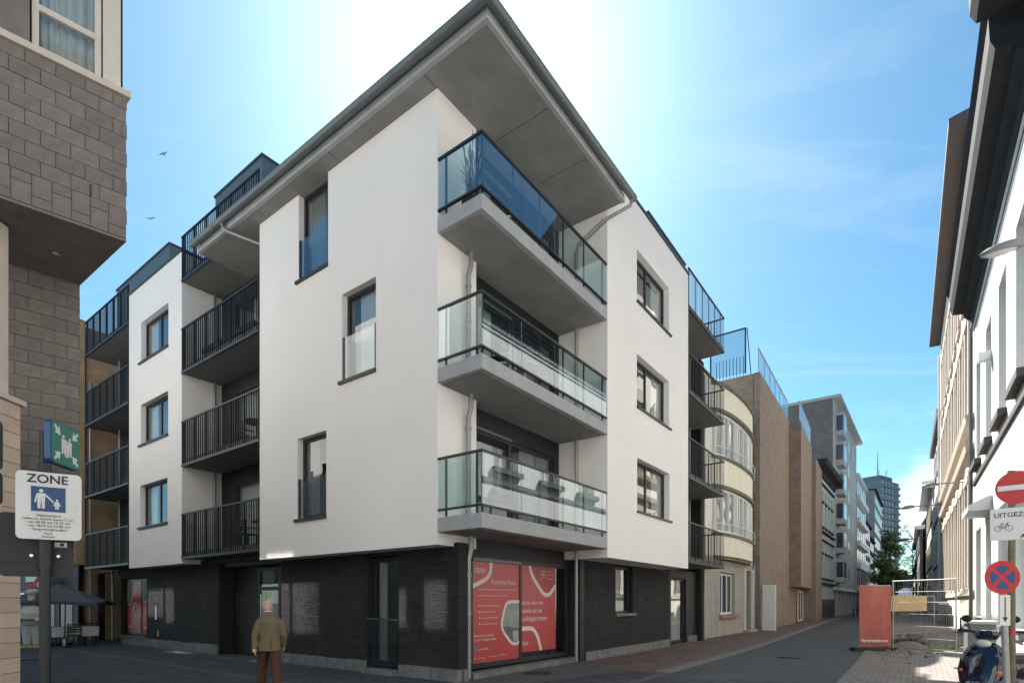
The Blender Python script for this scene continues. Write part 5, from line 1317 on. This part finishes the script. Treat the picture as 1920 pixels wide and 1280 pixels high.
# ================================================================== SIGNS ON THE RIGHT
NE = thing('no_entry_sign', 'red no-entry disc and white UITGEZONDERD plate on a mossy pole', 'sign', (6.10, 6.70, 0), R(-42))
MB().tube([(-.03, .03, 0), (-.03, .03, 3.3)], .040, 14).build('pole', pole_moss, NE, smooth=True)
MB().tube([(-.03, .03, 1.30), (-.03, .03, 1.36)], .0415, 14).build('red_tape', sign_red, NE)
dc = MB().plate(disc(.02, 3.085, .20, 48), -.022, -.014).build('disc', sign_red, NE)
MB().plate(rrect(-.155, .195, 3.055, 3.115, .004), -.0245, -.0225).build('bar', sign_white, dc)
pl = MB().plate(rrect(-.225, .42, 2.455, 2.845, .025), -.022, -.014).build('plate', sign_white, NE)
text('UITGEZONDERD', .078, sign_black, pl, (-.19, -.0245, 2.735), bold=.001)
text('A', .065, sign_black, pl, (.055, -.0245, 2.475), bold=.002)
def bike(par, cx, cz, s, moped=False):
    ic = MB()
    def rg_(x, z, r): ribbon_pts = disc(x, z, r, 18); return ribbon_pts
    for (x, r) in ((-.26, .19), (.26, .19)):
        o_ = disc(cx + x * s, cz, r * s, 18); i_ = disc(cx + x * s, cz, (r - .03) * s, 18); k = len(ic.v)
        ic.add([(p[0], -.0246, p[1]) for p in o_] + [(p[0], -.0246, p[1]) for p in i_], [(a, 18 + a, 18 + (a + 1) % 18, (a + 1) % 18) for a in range(18)])
    segs = [((-.26, 0), (-.08, .26)), ((-.08, .26), (.20, .26)), ((-.08, .26), (.0, 0)), ((.0, 0), (.20, .26)), ((-.26, 0), (0, 0)), ((.26, 0), (.18, .36)), ((.18, .36), (.27, .36)), ((-.15, .33), (-.02, .33))]
    if moped: segs += [((-.24, .1), (.05, .08)), ((-.22, .16), (.06, .14)), ((.0, .0), (.1, .2)), ((.18, .36), (.08, .40))]
    for (a, c) in segs:
        a, c = Vector(a) * s + Vector((cx, cz)), Vector(c) * s + Vector((cx, cz)); d = (c - a).normalized(); nn = Vector((-d.y, d.x)) * (.014 if not moped else .024) * s
        ic.add([((a + nn).x, -.0247, (a + nn).y), ((a - nn).x, -.0247, (a - nn).y), ((c - nn).x, -.0247, (c - nn).y), ((c + nn).x, -.0247, (c + nn).y)], [(0, 1, 2, 3), (3, 2, 1, 0)])
    return ic.build('bicycle_symbol' if not moped else 'moped_symbol', sign_black, par, kind='stuff')
bike(pl, -.10, 2.60, .19); bike(pl, .20, 2.60, .19, True)
NP = thing('no_stopping_sign', 'round blue and red no-stopping sign with arrow plate on a leaning grey post', 'sign', (5.92, 6.62, 0), R(-4))
MB().tube([(.06, .03, 0), (-.01, .03, 2.0)], .034, 14).build('pole', pole_grey, NP, smooth=True)
rd = MB().plate(disc(-.11 + .06, 1.995, .20, 48), -.02, -.012).build('disc', sign_red, NP)
cx, cz, ri = -.05, 1.995, .142
for k in range(4):
    a0 = 90 * k + 45 + 9.5 - 45 - 90; a0 = 90 * k - 45 + 10
    arc = [(cx + ri * math.cos(R(a)), cz + ri * math.sin(R(a))) for a in range(int(a0), int(a0) + 71, 7)]
    inner = (cx + .028 * math.cos(R(90 * k)), cz + .028 * math.sin(R(90 * k)))
    MB().plate([inner] + arc, -.0225, -.0205).build('blue_field', sign_blue, rd)
ap = MB().box(-.08, .04, -.018, -.010, 1.42, 1.785).build('arrow_plate', sign_white, NP)
MB().plate([(-.026, 1.76), (-.014, 1.76), (-.014, 1.52), (.012, 1.52), (-.02, 1.46), (-.052, 1.52), (-.026, 1.52)], -.0205, -.0185).build('arrow', sign_black, ap)

# ================================================================== SCOOTER
def scooter():
    o = thing('scooter', 'navy blue scooter with black handlebar parked by the house wall', 'scooter', (7.45, 8.45, 0), R(207))
    o.scale = (1.08, 1.08, 1.08)
    # local: x forward (front wheel at +x)
    def wheel(x):
        w = MB(); 
        for rr, hw in ((.22, .045),):
            w.rings([[(x + r * math.cos(R(a)), y, .22 + r * math.sin(R(a))) for a in range(0, 360, 15)] for r, y in ((.13, -.04), (.19, -.05), (.22, -.03), (.22, .03), (.19, .05), (.13, .04))], False)
        wo = w.build('wheel', rubber, o, smooth=True)
        MB().rings([[(x + r * math.cos(R(a)), y, .22 + r * math.sin(R(a))) for a in range(0, 360, 15)] for r, y in ((.02, -.03), (.13, -.035), (.13, .035), (.02, .03))], True).build('rim', chrome, wo, smooth=True)
    wheel(.62); wheel(-.60)
    # front apron, floor and tail as shaped shells
    b = MB(); b.loft([((.52, 0, .30), .10, .17), ((.50, 0, .45), .12, .25), ((.46, 0, .62), .12, .29), ((.42, 0, .80), .11, .27), ((.38, 0, .95), .09, .20), ((.36, 0, 1.02), .05, .10)], 22); b.build('front_apron', scoot_blue, o, smooth=True)
    b = MB(); b.loft([((.66, 0, .40), .20, .10), ((.64, 0, .45), .24, .10), ((.62, 0, .50), .18, .085), ((.60, 0, .53), .06, .04)], 20); b.build('front_fender', scoot_blue, o, smooth=True)
    MB().box(-.25, .45, -.17, .17, .26, .32).build('floor_board', plastic_black, o, bevel=.02)
    b = MB(); b.loft([((-.48, 0, .28), .30, .15), ((-.50, 0, .45), .42, .20), ((-.52, 0, .60), .44, .21), ((-.52, 0, .70), .40, .17)], 24); b.build('rear_body', scoot_blue, o, smooth=True)
    b = MB(); b.loft([((-.48, 0, .70), .40, .16), ((-.48, 0, .76), .42, .17), ((-.48, 0, .82), .38, .14)], 22); b.build('seat', plastic_black, o, smooth=True)
    hb = MB().tube([(.38, 0, .95), (.33, 0, 1.10)], .045, 10).build('steering_column', plastic_black, o, smooth=True)
    b = MB(); b.loft([((.33, 0, 1.06), .08, .12), ((.33, 0, 1.12), .10, .16), ((.32, 0, 1.18), .07, .11)], 16); b.build('cowl', scoot_blue, o, smooth=True)
    for sy in (-1, 1):
        MB().tube([(.31, sy * .10, 1.14), (.27, sy * .25, 1.17), (.24, sy * .38, 1.17)], [.018, .017, .020], 10).build('handlebar', plastic_black, o, smooth=True)
        MB().tube([(.34, sy * .22, 1.15), (.34, sy * .38, 1.14)], .008, 6).build('brake_lever', plastic_black, o, smooth=True)
        MB().tube([(.30, sy * .2, 1.16), (.26, sy * .26, 1.30)], .008, 6).build('mirror_stalk', plastic_black, o, smooth=True)
        MB().ball((.25, sy * .27, 1.34), .02, .07, .05).build('mirror', plastic_black, o, smooth=True)
    MB().ball((.43, 0, 1.0), .06, .09, .06).build('headlight', lamp_glass, o, smooth=True)
    for sy in (-.2, .2): MB().ball((.52, sy, .62), .03, .05, .03).build('indicator', mat('amber_lens', (.6, .2, .02), .3) if 'amber_lens' not in MATS else MATS['amber_lens'], o, smooth=True)
scooter()
# grey utility cabinet behind the scooter
UC = thing('utility_cabinet', 'low grey utility cabinet against the painted house behind the scooter', 'cabinet', row(18.6, 1.1), A2)
MB().box(-.6, .6, -.25, .3, 0, 1.15).build('body', mat('cabinet_grey', (.12, .13, .135), .6), UC, bevel=.02); MB().box(-.64, .64, -.30, .34, 1.152, 1.22).build('lid', pole_grey, UC)

# ================================================================== STREET LAMPS
def wall_lamp(loc, rz, arm, label, s=1.0):
    o = thing('street_lamp', label, 'lamp', loc, rz, 'lamps fixed to the right-hand houses')
    # local +x points out over the street
    MB().tube([(-arm, 0, .0), (-.2 * s, 0, .05)], .03 * s, 8).build('arm', lamp_grey, o, smooth=True)
    b = MB(); b.loft([((.05 * s, 0, -.06 * s), .33 * s, .12 * s), ((.05 * s, 0, .0), .36 * s, .14 * s), ((.0, 0, .06 * s), .30 * s, .12 * s), ((-.05 * s, 0, .10 * s), .18 * s, .08 * s)], 20); hd = b.build('head', lamp_grey, o, smooth=True)
    b = MB(); b.loft([((.10 * s, 0, -.10 * s), .18 * s, .08 * s), ((.08 * s, 0, -.061 * s), .26 * s, .10 * s)], 18); b.build('lens', lamp_glass, hd, smooth=True)
    return o
ao = math.atan2(-N2.y, -N2.x)
wall_lamp((9.83, 11.0, 8.75), ao, 1.1, 'large street lamp head under the dark cornice of the painted house')
for x, off, z, arm, s, lab in ((38, .9, 8.1, .9, 1.1, 'flat lamp on wires before the cream house'), (61, 1.9, 10.2, 1.9, 1.6, 'long-armed lamp over the street by the white-soffit house'), (86, 2.4, 9.6, 2.2, 1.8, 'farthest long-armed lamp by the dark gable')):
    p = row(x, off + .6, z); wall_lamp(p, ao, arm + .6, lab, s)

# ================================================================== TREES
def tree(name, loc, h, trunk_r, blobs, nleaf, size, lm, label, seed):
    rr = random.Random(seed); o = thing(name, label, 'tree', loc)
    tk = MB().tube([(0, 0, 0), (.05, .03, h * .25), (-.05, .05, h * .5), (.03, 0, h * .8)], [trunk_r, trunk_r * .8, trunk_r * .5, trunk_r * .15], 8).build('trunk', bark, o, smooth=True)
    for (cx_, cy_, cz_, r1, r2) in blobs:
        MB().tube([(0, 0, max(cz_ - r2 - .8, h * .15)), (cx_ * .5, cy_ * .5, cz_ - r2 * .5), (cx_, cy_, cz_)], [trunk_r * .45, trunk_r * .3, .02], 6).build('limb', bark, tk)
    b = MB()
    for k in range(nleaf):
        c = rr.choice(blobs); 
        while True:
            p = Vector((rr.uniform(-1, 1), rr.uniform(-1, 1), rr.uniform(-1, 1)))
            if .25 < p.length < 1: break
        q = Vector((c[0] + p.x * c[3], c[1] + p.y * c[3], c[2] + p.z * c[4]))
        u_ = Vector((rr.gauss(0, 1), rr.gauss(0, 1), rr.gauss(0, 1))).normalized(); w_ = u_.orthogonal().normalized(); s_ = size * rr.uniform(.6, 1.3)
        b.add([q - u_ * s_, q + w_ * s_ * .55, q + u_ * s_, q - w_ * s_ * .55], [(0, 1, 2, 3)])
    b.build('crown', lm, o)
    return o
rt = random.Random(4)
Y = 78; bl1 = [(rt.uniform(-1.2, 1.2), rt.uniform(-1.2, 1.2), z_, rt.uniform(.7, 1.3), rt.uniform(.6, 1.1)) for z_ in [4.5, 5.2, 6, 6.6, 7.3, 8, 8.8, 9.5, 10.2, 10.8, 5, 7] ]
tree('street_tree', (at(1660, Y), Y, 0), 12, .16, bl1 + [(1.8, 0, 5.0, .9, .7), (2.0, .4, 4.2, .8, .6)], 9000, .17, leaf_m, 'dark green street tree with dense upright crown on the pavement', 21)
Y = 120; bl2 = [(rt.uniform(-3, 3), rt.uniform(-2.5, 2.5), z_, rt.uniform(1.0, 1.8), rt.uniform(.8, 1.5)) for z_ in (6, 8, 9, 10.5, 12, 13, 14.5, 16, 17.5, 7, 11)]
tree('bare_tree', (at(1712, Y), Y, 0), 19, .22, bl2, 2600, .17, leaf_pale, 'sparse pale tree with thin twigs against the bright sky', 22)
Y = 95; bl3 = [(rt.uniform(-1, 1), rt.uniform(-1, 1), z_, rt.uniform(.8, 1.3), rt.uniform(.7, 1.0)) for z_ in (3.5, 4.3, 5.0, 5.8, 6.5)]
tree('street_tree', (at(1682, Y), Y, 0), 8, .12, bl3, 3500, .17, leaf_m, 'smaller low street tree beyond the dense upright one', 23)
# planters / bollards along the far shop fronts
for k in range(5):
    p = W(70 + k * 4.5, -1.3); o = thing('bollard', ['first', 'second', 'third', 'fourth', 'fifth'][k] + ' slim dark kerb bollard along the pale six-storey block, counted from the classical house', 'bollard', p, A, 'bollards along the far kerb')
    MB().tube([(0, 0, 0), (0, 0, .9)], .06, 10).build('post', pole_dark, o, smooth=True); MB().ball((0, 0, .93), .075).build('cap', pole_dark, o, smooth=True)

# ================================================================== SUNLIT HOUSES ACROSS THE CROSSING (seen in the glass, and lighting the shaded fronts)
for (X, wd, h_, m_, lab) in ((-15, 11, 13.5, greywhite, 'sunlit pale house across the crossing, tallest of three'), (-3.9, 9, 11.5, greywhite, 'sunlit pale house across the crossing, lowest of three'), (5.2, 12, 12.5, palegrey, 'sunlit grey house across the crossing on the main-street corner')):
    o = thing('facing_house', lab, 'building', (X, -7.5, 0), math.pi)
    hol = [(-wd + .9 + k * 2.6, -wd + 2.1 + k * 2.6, z0, z0 + 2.2) for k in range(int((wd - .8) / 2.6)) for z0 in (1, 4.4, 7.8)]
    MB().panel(-wd, 0, 0, h_, .3, hol).build('wall', m_, o); MB().box(-wd, 0, .5, 8, 0, h_).build('house_body', m_, o)
    for q_ in hol: rwin(o, q_[0], q_[2], 1.2, 2.2, .12, surround=.06, sur_m=stone_trim)
    MB().prof([(.5, h_), (-.5, h_ + .02), (-.5, h_ + .3), (.5, h_ + .6)], -wd - .05, .05).build('cornice', cornice_dark, o)

for (u, v, rz_, lab) in ((42, 1236, 10, 'round iron manhole cover in the paving near the arcade pier'), (1010, 1262, 40, 'round iron manhole cover in front of the red posters'), (1480, 1232, 20, 'round iron manhole cover in the asphalt of the main street')):
    Y = 1.7 * 1035 / (v - 1128)
    o = thing('manhole_cover', lab, 'manhole', (at(u, Y), Y, .004), R(rz_))
    MB().tube([(0, 0, 0), (0, 0, .016)], .33, 28).build('rim', pole_dark, o); MB().tube([(0, 0, .0165), (0, 0, .020)], .28, 28).build('lid', sign_back, o)
rl = random.Random(31); lt = MB()
for k in range(170):
    s_, t_ = (rl.uniform(.2, 6.5), rl.uniform(-1.4, .05)) if k < 80 else (rl.uniform(-.8, .42), rl.uniform(-.6, 12)) if k < 120 else (rl.uniform(3, 22), rl.uniform(-6.6, -.4))
    p_ = W(s_, t_); a_ = rl.uniform(0, 6.28); l_ = rl.uniform(.012, .04)
    dx_, dy_ = math.cos(a_) * l_, math.sin(a_) * l_
    lt.add([(p_.x - dx_, p_.y - dy_, .016), (p_.x + dy_ * .5, p_.y - dx_ * .5, .022), (p_.x + dx_, p_.y + dy_, .017), (p_.x - dy_ * .5, p_.y + dx_ * .5, .020)], [(0, 1, 2, 3)])
lo = lt.build('litter', mat('dry_leaf', (.22, .18, .13), .9, var=.4, scale=20), kind='stuff'); tag(lo, 'scattered dry leaves and scraps on the paving along the building foot', 'litter')

rr_ = random.Random(77); rb_ = MB()
for k in range(260):
    s_, t_ = rr_.gauss(18.5, 3.2), rr_.uniform(-9.3, -7.0) if k < 200 else rr_.uniform(-7.2, -6.8)
    p_ = W(s_, t_); e_ = rr_.uniform(.015, .07); i0 = len(rb_.v)
    rb_.box(-e_, e_, -e_ * rr_.uniform(.5, 1), e_ * .7, -e_ * .4, e_ * rr_.uniform(.4, .9)); rb_.xf(Matrix.Translation((p_.x, p_.y, .02)) @ Matrix.Rotation(rr_.uniform(0, 3), 4, 'Z') @ Matrix.Rotation(rr_.uniform(-.5, .5), 4, 'X'), i0)
ro = rb_.build('rubble', mat('rubble_stone', (.20, .175, .15), .95, var=.35, scale=12), kind='stuff'); tag(ro, 'loose rubble and stone chips strewn inside the mesh fence', 'rubble')
for i, (s_, t_, lab) in enumerate(((16.6, -7.6, 'low mound of sandy earth beside the dark paving stones'), (21.5, -8.6, 'larger mound of sandy earth further along the fenced pavement'))):
    b = MB(); n_ = 18; rings_ = []
    for j in range(6):
        f_ = j / 5; rings_.append([((.7 + .3 * i) * (1 - f_) * (1 + .18 * math.sin(3 * a + i) + rr_.uniform(-.06, .06)) * math.cos(a), (.5 + .25 * i) * (1 - f_ * .98) * (1 + rr_.uniform(-.08, .08)) * math.sin(a), .28 * (1 - (1 - f_) ** 2) + rr_.uniform(-.01, .01)) for a in [2 * math.pi * k / n_ for k in range(n_)]])
    b.rings(rings_); o = b.build('earth_mound', mat('sandy_earth%d' % i, (.17, .14, .11), .95, var=.3, scale=6, bump=.8, bscale=25), smooth=True); o.location = W(s_, t_, .0); o['kind'] = 'stuff'; tag(o, lab, 'earth')
